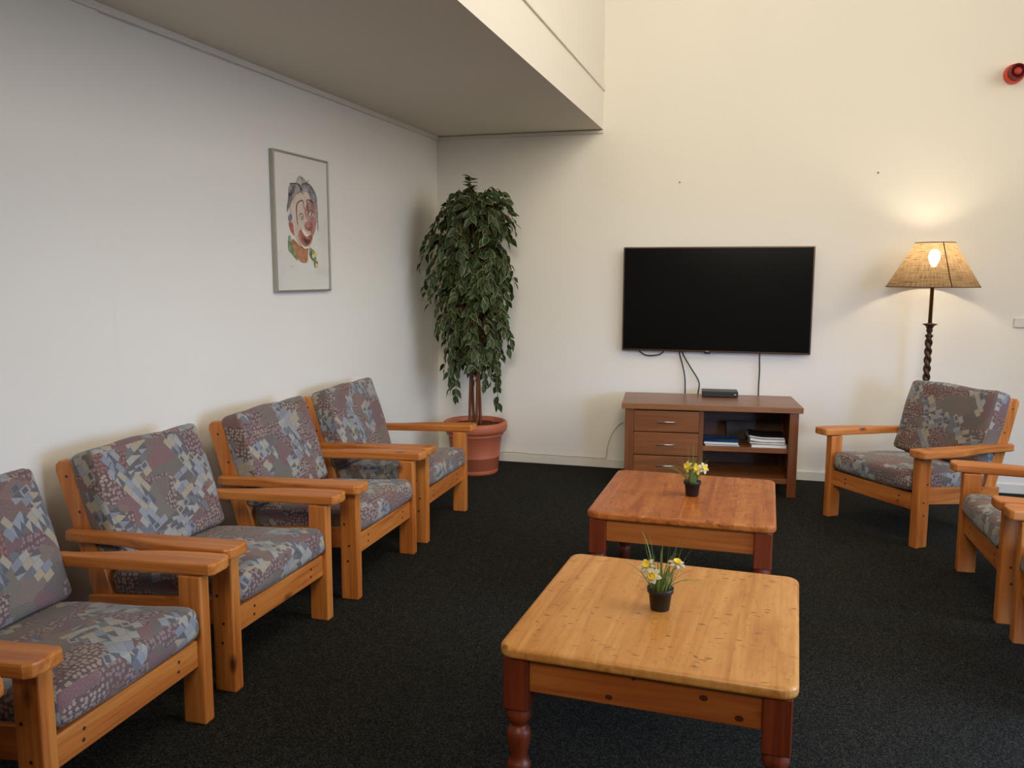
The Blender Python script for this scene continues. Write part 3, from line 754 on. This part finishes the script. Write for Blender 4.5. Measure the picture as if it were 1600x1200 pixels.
random_f = random.Random(21)
for k in range(4):
    a0 = k*math.pi/2+0.5; pts = []
    for i in range(26):
        z = 0.35 + (1.75-0.08*k)*i/25; a = a0 + 2.2*i/25*(1 if k % 2 else -1)
        rad = 0.042 - 0.020*min(1, i/12) + (0.05*max(0, (i-14)/11))
        pts.append((rad*math.cos(a) - 0.01*i/25, rad*math.sin(a), z))
    b = bmesh.new(); tube(b, pts, [0.0125*(1-0.55*i/25) for i in range(26)], 8); new_obj('trunk', b, BARKM, fic, True)
fol = bmesh.new(); brn = bmesh.new()
def leaf(bm, base, dirv, nrm, L, W, margin):
    d = dirv.normalized(); s = d.cross(nrm).normalized(); n = s.cross(d).normalized()
    prof = [(0.0, 0.02), (0.12, 0.30), (0.30, 0.50), (0.50, 0.50), (0.70, 0.34), (0.88, 0.13), (1.0, 0.0)]
    def P(t, w_): return base + d*(L*t) + s*(W*w_) + n*(-0.16*L*t*t + 0.30*W*abs(w_))
    mid = [bm.verts.new(P(t, 0)) for t, w_ in prof[:-1]]
    tip = bm.verts.new(P(1.0, 0))
    for sg in (-1, 1):
        inn = [bm.verts.new(P(t, sg*max(0.0, w_-margin*(0.5+0.5*math.sin(9*t+L*400)**2)))) for t, w_ in prof[1:-1]]
        out = [bm.verts.new(P(t, sg*w_)) for t, w_ in prof[1:-1]]
        for i in range(len(inn)-1):
            f = bm.faces.new((mid[i+1], mid[i+2], inn[i+1], inn[i])); f.material_index = 0
            f = bm.faces.new((inn[i], inn[i+1], out[i+1], out[i])); f.material_index = 1
        f = bm.faces.new((mid[0], mid[1], inn[0])); f.material_index = 0
        f = bm.faces.new((mid[0], inn[0], out[0])); f.material_index = 1
        f = bm.faces.new((mid[-1], tip, inn[-1])); f.material_index = 0
        f = bm.faces.new((inn[-1], tip, out[-1])); f.material_index = 1
# crown outline: (height, reach to the left, reach to the right)
OUT = [(0.62, 0.05, 0.10), (0.70, 0.14, 0.17), (0.85, 0.24, 0.23), (1.00, 0.28, 0.28), (1.15, 0.31, 0.34), (1.30, 0.33, 0.35), (1.45, 0.40, 0.36), (1.70, 0.42, 0.35),
       (1.90, 0.39, 0.35), (2.02, 0.33, 0.33), (2.10, 0.22, 0.33), (2.15, 0.10, 0.22), (2.24, 0.02, 0.04)]
def reach(z, side):
    for (z0, l0, r0), (z1, l1, r1) in zip(OUT, OUT[1:]):
        if z0 <= z <= z1:
            t = (z-z0)/(z1-z0); return (l0+(l1-l0)*t) if side < 0 else (r0+(r1-r0)*t)
    return 0.03
rf = random_f
def lim(p):
    # keep leaves in front of the two walls and inside the outline of the crown
    wx = K*(PY+p.y) - PX + 0.03
    return Vector((max(p.x, wx), min(p.y, -PY-0.03), p.z))
for si in range(235):
    zt = 0.93 + 1.23*(si/234)**0.9 + rf.uniform(-0.03, 0.03)
    th = si*2.39996 + rf.uniform(-0.3, 0.3)
    cx_, sy_ = math.cos(th), math.sin(th)
    fill = rf.uniform(0.62, 1.06)
    Rm = reach(min(2.14, zt-0.03), cx_)*fill*(1.0 if abs(cx_) > 0.5 else 0.92)
    if sy_ > 0: Rm *= 0.80
    Rm = max(Rm, 0.05)
    z0 = zt - 0.16 - 0.30*Rm
    droop = rf.uniform(0.10, 0.34) if zt > 1.2 else rf.uniform(0.15, 0.42)
    pts = []
    for i in range(9):
        t = i/8
        rad = Rm*(1-(1-t)**1.6)
        z = z0 + (zt-z0)*math.sin(min(1, t*1.7)*math.pi/2) - droop*max(0, t-0.45)**1.4*2.0
        pts.append(lim(Vector((rad*cx_, rad*sy_, z))))
    tube(brn, pts, [0.004*(1-0.7*i/8) for i in range(9)], 5)
    nl = 11
    for j in range(nl):
        t = 0.22 + 0.78*(j+rf.random()*0.5)/nl
        i = min(7, int(t*8)); u = t*8-i
        p = pts[i].lerp(pts[i+1], u)
        tan = (pts[i+1]-pts[i]).normalized()
        sd = Vector((-sy_, cx_, 0))*(1 if j % 2 else -1)
        dv = Vector((cx_, sy_, 0))*rf.uniform(0.0, 0.7) + sd*rf.uniform(0.1, 0.9) + Vector((0, 0, -1))*rf.uniform(0.2, 1.2) + tan*0.3
        if zt > 2.05 and t > 0.6: dv.z *= 0.2
        nr = Vector((cx_*0.7+rf.uniform(-1.1, 1.1), sy_*0.7+rf.uniform(-1.1, 1.1), rf.uniform(-0.2, 1.1)))
        L = rf.uniform(0.064, 0.096); q = p + dv.normalized()*L
        if abs(q.x-lim(q).x) > 1e-4 or abs(q.y-lim(q).y) > 1e-4: p = p - (q-lim(q))
        if p.z < 0.50: continue
        leaf(fol, p, dv, nr, L, L*rf.uniform(0.38, 0.52), rf.choice((0.05, 0.08, 0.11)))
# top sprig
top = [Vector((-0.02, 0, 1.95)), Vector((-0.025, -0.01, 2.08)), Vector((-0.03, -0.015, 2.17)), Vector((-0.03, -0.015, 2.225))]
tube(brn, top, 0.003, 5)
for j in range(34):
    t = j/34; p = top[0].lerp(top[3], 0.25+0.75*t); a = j*2.4
    leaf(fol, p, Vector((math.cos(a), math.sin(a), rf.uniform(-0.3, 0.6))), Vector((rf.uniform(-.5, .5), -0.4, 1)), rf.uniform(0.055, 0.08), 0.034, 0.08)
# low hanging sprays
for (ax, ay, z0, x1, y1, z1) in ((0.02, -0.02, 0.86, 0.20, -0.05, 0.55), (-0.02, -0.03, 0.88, -0.13, -0.08, 0.60), (0.0, -0.03, 0.84, -0.19, -0.02, 0.70), (0.02, -0.02, 0.9, 0.11, -0.1, 0.70), (0.01, 0.02, 0.92, 0.18, 0.06, 0.72)):
    pa, pb = Vector((ax, ay, z0)), Vector((x1, y1, z1)); pm = Vector((x1*0.75, y1*0.75, z0+0.02))
    pts = smooth_path([pa, pm, pb], 5); tube(brn, pts, 0.0025, 5)
    for j in range(3, len(pts)):
        for sg in (-1, 1):
            dv = Vector((rf.uniform(-0.5, 0.5)+sg*0.3, rf.uniform(-0.5, 0.3), -1.0))
            leaf(fol, pts[j], dv, Vector((rf.uniform(-.5, .5), -1, 0.3)), rf.uniform(0.065, 0.09), 0.038, 0.07)

new_obj('branches', brn, BARKM, fic, True)
fo = new_obj('foliage', fol, [LEAFG, LEAFE], fic)

# ================================================================== DAFFODILS
def blade(bm, p0, az, lean, L, W, curve, mat=0):
    n = 7; prev = None; d = Vector((math.cos(az), math.sin(az), 0)); s = Vector((-math.sin(az), math.cos(az), 0))
    for i in range(n+1):
        t = i/n; an = lean + curve*t*t
        p = p0 + d*(L*t*math.sin(an)) + Vector((0, 0, L*t*math.cos(an)))
        w_ = W*(1-t**2.2)*(0.7+0.3*math.sin(math.pi*min(1, t*1.3))) + 0.0003
        row = [bm.verts.new(p - s*w_), bm.verts.new(p + Vector((math.cos(az), math.sin(az), -0.3))*0.25*w_), bm.verts.new(p + s*w_)]
        if prev:
            for k in range(2):
                f = bm.faces.new((prev[k], prev[k+1], row[k+1], row[k])); f.material_index = mat
        prev = row
def daffodil(label, loc, rz, blades, flowers, seed):
    t = thing('potted_daffodil', label, 'potted flowers', loc, rz, 'potted daffodils on the coffee tables')
    g = random.Random(seed)
    b = bmesh.new()
    lathe(b, [(0.0, 0.0), (0.028, 0.0), (0.0295, 0.002), (0.036, 0.055), (0.0405, 0.056), (0.0415, 0.069), (0.040, 0.071), (0.0375, 0.069), (0.035, 0.055), (0.0, 0.055)], 36, cap=False)
    new_obj('pot', b, POTB, t, True)
    b = bmesh.new(); lathe(b, [(0.0, 0.0555), (0.034, 0.0555), (0.034, 0.060), (0.02, 0.064), (0.0, 0.066)], 24, cap=False); new_obj('soil', b, SOILM, t)
    b = bmesh.new()
    for az, lean, L, cv in blades: 
        r = g.uniform(0.004, 0.026); a = R(az)
        blade(b, Vector((r*math.cos(a), r*math.sin(a), 0.058)), a, R(lean), L, g.uniform(0.0026, 0.0042), R(cv))
    for k in range(34):
        a = g.uniform(0, 6.283); r = g.uniform(0.0, 0.028)
        blade(b, Vector((r*math.cos(a), r*math.sin(a), 0.058)), a+g.uniform(-0.5, 0.5), R(g.uniform(2, 30)), g.uniform(0.06, 0.145), g.uniform(0.0018, 0.0036), R(g.uniform(-8, 30)))
    new_obj('leaves', b, GRASS, t)
    for (x, y, z, fdir, pm_) in flowers:
        c = Vector((x, y, z)); fd = Vector(fdir).normalized()
        b = bmesh.new(); tube(b, smooth_path([Vector((x*0.3, y*0.3, 0.058)), Vector((x*0.6, y*0.6, 0.058+(z-0.058)*0.6)), c-fd*0.012, c-fd*0.002], 4), 0.0016, 6)
        st = new_obj('flower_stem', b, GRASS, t)
        b = bmesh.new(); u = fd.orthogonal().normalized(); v = fd.cross(u)
        for k in range(6):
            a = 2*math.pi*k/6; e = u*math.cos(a)+v*math.sin(a); s2 = fd.cross(e)
            rows = [(0.003, 0.003, 0.0), (0.012, 0.0085, 0.003), (0.021, 0.0075, 0.003), (0.029, 0.0015, -0.002)]
            prev = None
            for rr, ww, zz_ in rows:
                zz_ += 0.0006*(k % 2)
                row = [b.verts.new(c+e*rr-s2*ww+fd*zz_), b.verts.new(c+e*rr+fd*(zz_+0.0015)), b.verts.new(c+e*rr+s2*ww+fd*zz_)]
                if prev:
                    for q in range(2): b.faces.new((prev[q], prev[q+1], row[q+1], row[q]))
                prev = row
        bmesh.ops.solidify(b, geom=b.faces[:], thickness=0.0006)
        fl = new_obj('flower', b, pm_, t, True)
        b = bmesh.new()
        lathe(b, [(0.003, 0.0), (0.007, 0.002), (0.0085, 0.010), (0.0115, 0.015), (0.0105, 0.0148), (0.0075, 0.010), (0.004, 0.004)], 18)
        M = Matrix(((u.x, v.x, fd.x, c.x), (u.y, v.y, fd.y, c.y), (u.z, v.z, fd.z, c.z), (0, 0, 0, 1)))
        bmesh.ops.transform(b, matrix=M, verts=b.verts[:])
        new_obj('corona', b, PETALY, fl, True)
    return t
daffodil('potted daffodils with white and cream flowers on the foreground coffee table', (2.206, -3.925, 0.472), 0.0,
    [(190, 12, 0.15, -3), (205, 14, 0.135, 0), (180, 50, 0.11, 10), (172, 32, 0.14, 25), (5, 20, 0.145, -4), (350, 28, 0.14, 5), (0, 38, 0.15, 18), (8, 48, 0.15, 45), (340, 36, 0.13, 30), (20, 6, 0.155, -5), (90, 5, 0.14, 8), (260, 5, 0.12, 8), (182, 9, 0.205, 2), (200, 12, 0.190, 2), (170, 4, 0.175, 4), (20, 3, 0.205, 2), (0, 7, 0.185, 3), (10, 17, 0.20, 3), (350, 22, 0.185, 4), (150, 6, 0.18, 10), (30, 10, 0.17, 6)],
    [(-0.040, -0.020, 0.140, (-0.25, -0.6, 0.65), PETALW), (0.048, -0.005, 0.150, (0.15, -0.25, 0.95), PETALW), (-0.022, -0.03, 0.118, (-0.1, -0.9, 0.1), PETALW)], 4)
daffodil('potted daffodils with yellow flowers on the worn coffee table by the cabinet', (2.213, -2.505, 0.472), 0.0,
    [(182, 38, 0.17, 30), (186, 50, 0.19, 45), (176, 44, 0.20, 36), (190, 30, 0.14, 25), (170, 34, 0.16, 30), (184, 22, 0.14, 4), (180, 8, 0.15, 0), (20, 12, 0.16, -4), (0, 5, 0.14, 0), (90, 4, 0.15, 0), (200, 6, 0.16, 3), (350, 16, 0.15, 2), (185, 5, 0.20, 2), (20, 6, 0.205, 2), (160, 3, 0.19, 3), (0, 10, 0.19, 3), (200, 12, 0.185, 4), (90, 4, 0.20, 3)],
    [(-0.022, -0.02, 0.142, (-0.5, -0.7, 0.3), PETALC), (0.020, -0.025, 0.135, (0.0, -0.9, 0.35), PETALC), (0.050, -0.015, 0.138, (0.5, -0.7, 0.35), PETALW)], 8)

# ================================================================== CLOWN PICTURE
WALLA = math.atan2(-K, 1.0)
pic = thing('framed_picture', 'framed watercolour portrait of a clown hanging on the left wall', 'picture', (K*-2.009, -2.009, 1.793), WALLA)
PW, PH = 0.2895, 0.390
b = bmesh.new(); fw = 0.011
for lo, hi in (((0.0, -PW, -PH), (0.030, -PW+fw, PH)), ((0.0, PW-fw, -PH), (0.030, PW, PH)), ((0.0, -PW+fw, -PH), (0.030, PW-fw, -PH+fw)), ((0.0, -PW+fw, PH-fw), (0.030, PW-fw, PH))):
    box(b, lo, hi, 0.002, 1)
new_obj('frame', b, ALU, pic)
b = bmesh.new(); box(b, (0.004, -PW+fw, -PH+fw), (0.020, PW-fw, PH-fw)); new_obj('paper', b, PAPER, pic)
def water(name, c, c2, s=26.0):
    t = NT(name, 0.7, 0.2); v = t.coord('Object'); n_ = t.noise(v, s, 4.0, 0.65, 1.0)
    t.base(t.ramp(n_, [(0.32, c), (0.68, c2)])); return t.m
WM = [water('paint_pale_skin', srgb(202, 178, 160), srgb(222, 206, 190)), water('paint_grey_hair', srgb(96, 88, 96), srgb(186, 178, 176)), water('paint_flush', srgb(150, 92, 92), srgb(204, 160, 148)),
      water('paint_red', srgb(142, 62, 58), srgb(196, 118, 102)), water('paint_white', srgb(232, 226, 214), srgb(240, 236, 226)), water('paint_dark', srgb(54, 36, 36), srgb(96, 60, 56)),
      water('paint_brown', srgb(150, 84, 52), srgb(200, 144, 100)), water('paint_green', srgb(66, 96, 56), srgb(164, 178, 132)), water('paint_blue_grey', srgb(86, 90, 112), srgb(130, 132, 148)), water('paint_yellow', srgb(212, 186, 92), srgb(220, 208, 150))]
ART = {
'hairL': [(0.276, 0.778), (0.408, 0.791), (0.465, 0.768), (0.507, 0.723), (0.401, 0.704), (0.326, 0.67), (0.263, 0.607), (0.224, 0.564), (0.22, 0.605), (0.254, 0.671), (0.315, 0.728), (0.242, 0.705)] ,
'hairR': [(0.466, 0.774), (0.543, 0.801), (0.635, 0.793), (0.71, 0.755), (0.77, 0.698), (0.79, 0.637), (0.79, 0.562), (0.793, 0.444), (0.771, 0.474), (0.761, 0.561), (0.749, 0.622), (0.707, 0.7), (0.615, 0.737), (0.508, 0.735)] ,
'face': [(0.261, 0.578), (0.294, 0.639), (0.356, 0.69), (0.447, 0.725), (0.554, 0.739), (0.661, 0.721), (0.737, 0.677), (0.764, 0.611), (0.758, 0.523), (0.73, 0.46), (0.679, 0.409), (0.651, 0.358), (0.587, 0.326), (0.509, 0.324), (0.435, 0.341), (0.377, 0.375), (0.323, 0.433), (0.277, 0.502)] ,
'ear': [(0.241, 0.501), (0.3, 0.515), (0.326, 0.481), (0.33, 0.433), (0.35, 0.404), (0.293, 0.426), (0.253, 0.466)] ,
'temple': [(0.238, 0.553), (0.304, 0.568), (0.322, 0.522), (0.241, 0.501)] ,
'flush': [(0.546, 0.623), (0.611, 0.676), (0.705, 0.681), (0.764, 0.611), (0.748, 0.498), (0.687, 0.409), (0.626, 0.444), (0.677, 0.495), (0.584, 0.516), (0.527, 0.58)] ,
'browL': [(0.401, 0.49), (0.384, 0.573), (0.396, 0.633), (0.443, 0.662), (0.503, 0.669), (0.522, 0.61)] ,
'browR': [(0.598, 0.602), (0.58, 0.674), (0.627, 0.683), (0.704, 0.669)] ,
'eyeL': [(0.472, 0.541), (0.514, 0.543), (0.473, 0.562)] ,
'eyeR': [(0.651, 0.577), (0.698, 0.579), (0.653, 0.605)] ,
'nose': [(0.605, 0.486), (0.684, 0.489), (0.608, 0.52)] ,
'mouth': [(0.435, 0.455), (0.489, 0.463), (0.547, 0.417), (0.624, 0.419), (0.681, 0.44), (0.661, 0.377), (0.571, 0.332), (0.48, 0.342), (0.438, 0.389)] ,
'lip': [(0.466, 0.462), (0.519, 0.458), (0.562, 0.423), (0.601, 0.419), (0.561, 0.405), (0.501, 0.427)] ,
'dark': [(0.485, 0.415), (0.544, 0.386), (0.638, 0.395), (0.604, 0.357), (0.527, 0.355)] ,
'chin': [(0.451, 0.353), (0.525, 0.331), (0.603, 0.339), (0.587, 0.326), (0.509, 0.315), (0.449, 0.335)] ,
'neck': [(0.291, 0.396), (0.377, 0.363), (0.449, 0.329), (0.571, 0.319), (0.603, 0.332), (0.567, 0.27), (0.579, 0.215), (0.456, 0.21), (0.369, 0.255), (0.299, 0.313)] ,
'collarL': [(0.227, 0.406), (0.278, 0.414), (0.288, 0.361), (0.328, 0.302), (0.411, 0.225), (0.353, 0.236), (0.268, 0.283), (0.219, 0.3)] ,
'collarR': [(0.602, 0.326), (0.65, 0.334), (0.694, 0.285), (0.74, 0.254), (0.722, 0.223), (0.658, 0.228), (0.598, 0.271)] ,
'lineL': [(0.428, 0.455), (0.417, 0.4), (0.45, 0.341), (0.524, 0.312)] ,
'lock1': [(0.507, 0.72), (0.472, 0.757), (0.43, 0.786), (0.276, 0.779)] ,
'lock2': [(0.458, 0.768), (0.543, 0.801), (0.65, 0.791), (0.74, 0.733), (0.769, 0.685)] ,
'sig': [(0.225, 0.184), (0.244, 0.187), (0.253, 0.183), (0.29, 0.186)] ,
}
def uvp(p): return ((p[0]-0.5)*2*PW, (p[1]-0.5)*2*PH)
b = bmesh.new(); lyr = [0.0202]
def poly(pts, mat, wob=0.0):
    lyr[0] += 0.00016; P = [uvp(p) for p in pts]
    # soften the corners
    for _ in range(2):
        Q = []
        for i in range(len(P)):
            a, c = P[i], P[(i+1) % len(P)]
            Q += [(a[0]*0.75+c[0]*0.25, a[1]*0.75+c[1]*0.25), (a[0]*0.25+c[0]*0.75, a[1]*0.25+c[1]*0.75)]
        P = Q
    bb = bmesh.new(); vs = [bb.verts.new((lyr[0], y, z)) for y, z in P]; f = bb.faces.new(vs); f.material_index = mat
    bmesh.ops.triangulate(bb, faces=bb.faces[:]); merge(b, bb)
def ell(c, ax, az, mat):
    cx_, cz_ = uvp(c); a = abs(uvp(ax)[0]-cx_); h_ = abs(uvp(az)[1]-cz_)
    poly([((cx_+a*math.cos(k*math.pi/8))/(2*PW)+0.5, (cz_+h_*math.sin(k*math.pi/8))/(2*PH)+0.5) for k in range(16)], mat)
def stroke(pts, wd, mat):
    P = [Vector((0, *uvp(p))) for p in pts]; P = smooth_path(P, 5); lyr[0] += 0.00016
    L, Rr = [], []
    for i, p in enumerate(P):
        t = (P[min(i+1, len(P)-1)]-P[max(i-1, 0)]).normalized(); nn = Vector((0, -t.z, t.y)); k = wd*(0.4+0.6*math.sin(math.pi*(0.1+0.8*i/(len(P)-1))))
        L.append(b.verts.new(Vector((lyr[0], 0, 0))+p+nn*k)); Rr.append(b.verts.new(Vector((lyr[0], 0, 0))+p-nn*k))
    for i in range(len(P)-1):
        f = b.faces.new((L[i], L[i+1], Rr[i+1], Rr[i])); f.material_index = mat
A_ = ART
poly(A_['neck'], 6); poly(A_['collarL'], 7); poly(A_['collarR'], 7)
poly(A_['hairL'], 1); poly(A_['hairR'], 1); poly(A_['face'], 0); poly(A_['temple'], 8); poly(A_['ear'], 3); poly(A_['flush'], 2)
poly(A_['mouth'], 3); poly(A_['dark'], 5); poly(A_['lip'], 4); poly(A_['chin'], 4)
for q in ('eyeL', 'eyeR'):
    c, ax, az = A_[q]; ell(c, ax, ((az[0]), c[1]+(az[1]-c[1])*0.75), 1); ell(c, (c[0]+(ax[0]-c[0])*0.7, c[1]), (c[0], c[1]+(az[1]-c[1])*0.4), 4); ell((c[0]+0.005, c[1]), (c[0]+0.005+(ax[0]-c[0])*0.32, c[1]), (c[0], c[1]+(az[1]-c[1])*0.36), 5); stroke([(c[0]-0.05, c[1]+0.012), (c[0], c[1]+0.036), (c[0]+0.05, c[1]+0.008)], 0.0022, 5)
ell(*A_['nose'], 3)
c = A_['nose'][0]; ell((c[0]-0.02, c[1]+0.015), (c[0]+0.03, c[1]), (c[0], c[1]+0.04), 2)
stroke(A_['browL'], 0.0035, 5); stroke(A_['browR'], 0.0035, 5); stroke(A_['lineL'], 0.003, 2); stroke(A_['lock1'], 0.004, 5); stroke(A_['lock2'], 0.004, 8)
rg = random.Random(5)
for k in range(22):
    x0 = 0.27+0.02*k; z0 = 0.70+0.09*math.sin(k*0.15*1.0)
    stroke([(x0, z0+0.02), (x0-0.02*(1 if k < 11 else -1), z0-0.03), (x0-0.05*(1 if k < 11 else -1), z0-rg.uniform(0.06, 0.14))] if k < 6 or k > 16 else [(x0, z0), (x0+rg.uniform(-.02, .02), z0+0.03), (x0+rg.uniform(-.05, .05), z0+0.06)], 0.0016, rg.choice((1, 8, 5)))
for k in range(5):
    x0, z0 = 0.66+rg.uniform(-0.05, 0.1), 0.24+rg.uniform(-0.05, 0.08); ell((x0, z0), (x0+0.03, z0), (x0, z0+0.018), rg.choice((9, 7, 9)))
stroke(A_['sig'], 0.0008, 5)
rg2 = random.Random(11)
for k in range(7):
    x0 = 0.70+0.03*k; stroke([(x0, 0.12), (x0+0.03, 0.15+rg2.uniform(-.02, .03)), (x0+0.01, 0.18+rg2.uniform(-.02, .03))], 0.0006, 1)
new_obj('watercolour', b, WM, pic)
b = bmesh.new(); box(b, (0.0245, -PW+fw, -PH+fw), (0.0262, PW-fw, PH-fw)); new_obj('glass', b, GLASS, pic)

# ================================================================== SMALL THINGS ON THE BACK WALL
sr_ = thing('alarm_sounder', 'red round fire alarm sounder high on the back wall at right', 'alarm', (4.068, 0.0, 2.828), 0)
def yl(prof, seg=40):
    b = bmesh.new(); lathe(b, prof, seg, cap=False)
    bmesh.ops.transform(b, matrix=Matrix.Rotation(R(90), 4, 'X'), verts=b.verts[:]); return b
new_obj('base', yl([(0.0, 0.0), (0.062, 0.0), (0.063, 0.006), (0.062, 0.03), (0.058, 0.055), (0.054, 0.06), (0.0, 0.06)]), REDP, sr_, True)
new_obj('horn', yl([(0.0, 0.055), (0.050, 0.058), (0.050, 0.105), (0.047, 0.112), (0.042, 0.112), (0.036, 0.100), (0.024, 0.092), (0.0, 0.092)]), DKRED, sr_, True)
new_obj('grille', yl([(0.0, 0.090), (0.027, 0.092), (0.024, 0.106), (0.012, 0.110), (0.0, 0.110)]), MIDRED, sr_, True)
b = bmesh.new(); box(b, (4.186, -0.012, 1.158), (4.27, 0.0, 1.222), 0.003); pz = new_obj('wall_plate', b, TRIMM); tag(pz, 'small white plate on the back wall at right edge, level with the lamp stem', 'wall plate')
for i, (x, z, lab) in enumerate(((1.913, 2.186, 'tiny dark nail in the bare wall above the left end of the television'), (3.272, 2.216, 'tiny dark nail in the bare wall left of the lamp glow'))):
    b = bmesh.new(); lathe(b, [(0.0, 0.0), (0.0035, 0.0), (0.0035, 0.004), (0.006, 0.006), (0.006, 0.0075), (0.0, 0.0085)], 12, cap=False)
    bmesh.ops.transform(b, matrix=Matrix.Translation((x, 0, z)) @ Matrix.Rotation(R(90), 4, 'X'), verts=b.verts[:])
    tag(new_obj('nail', b, plain('dull_nail', srgb(110, 98, 78), 0.6)), lab, 'nail')
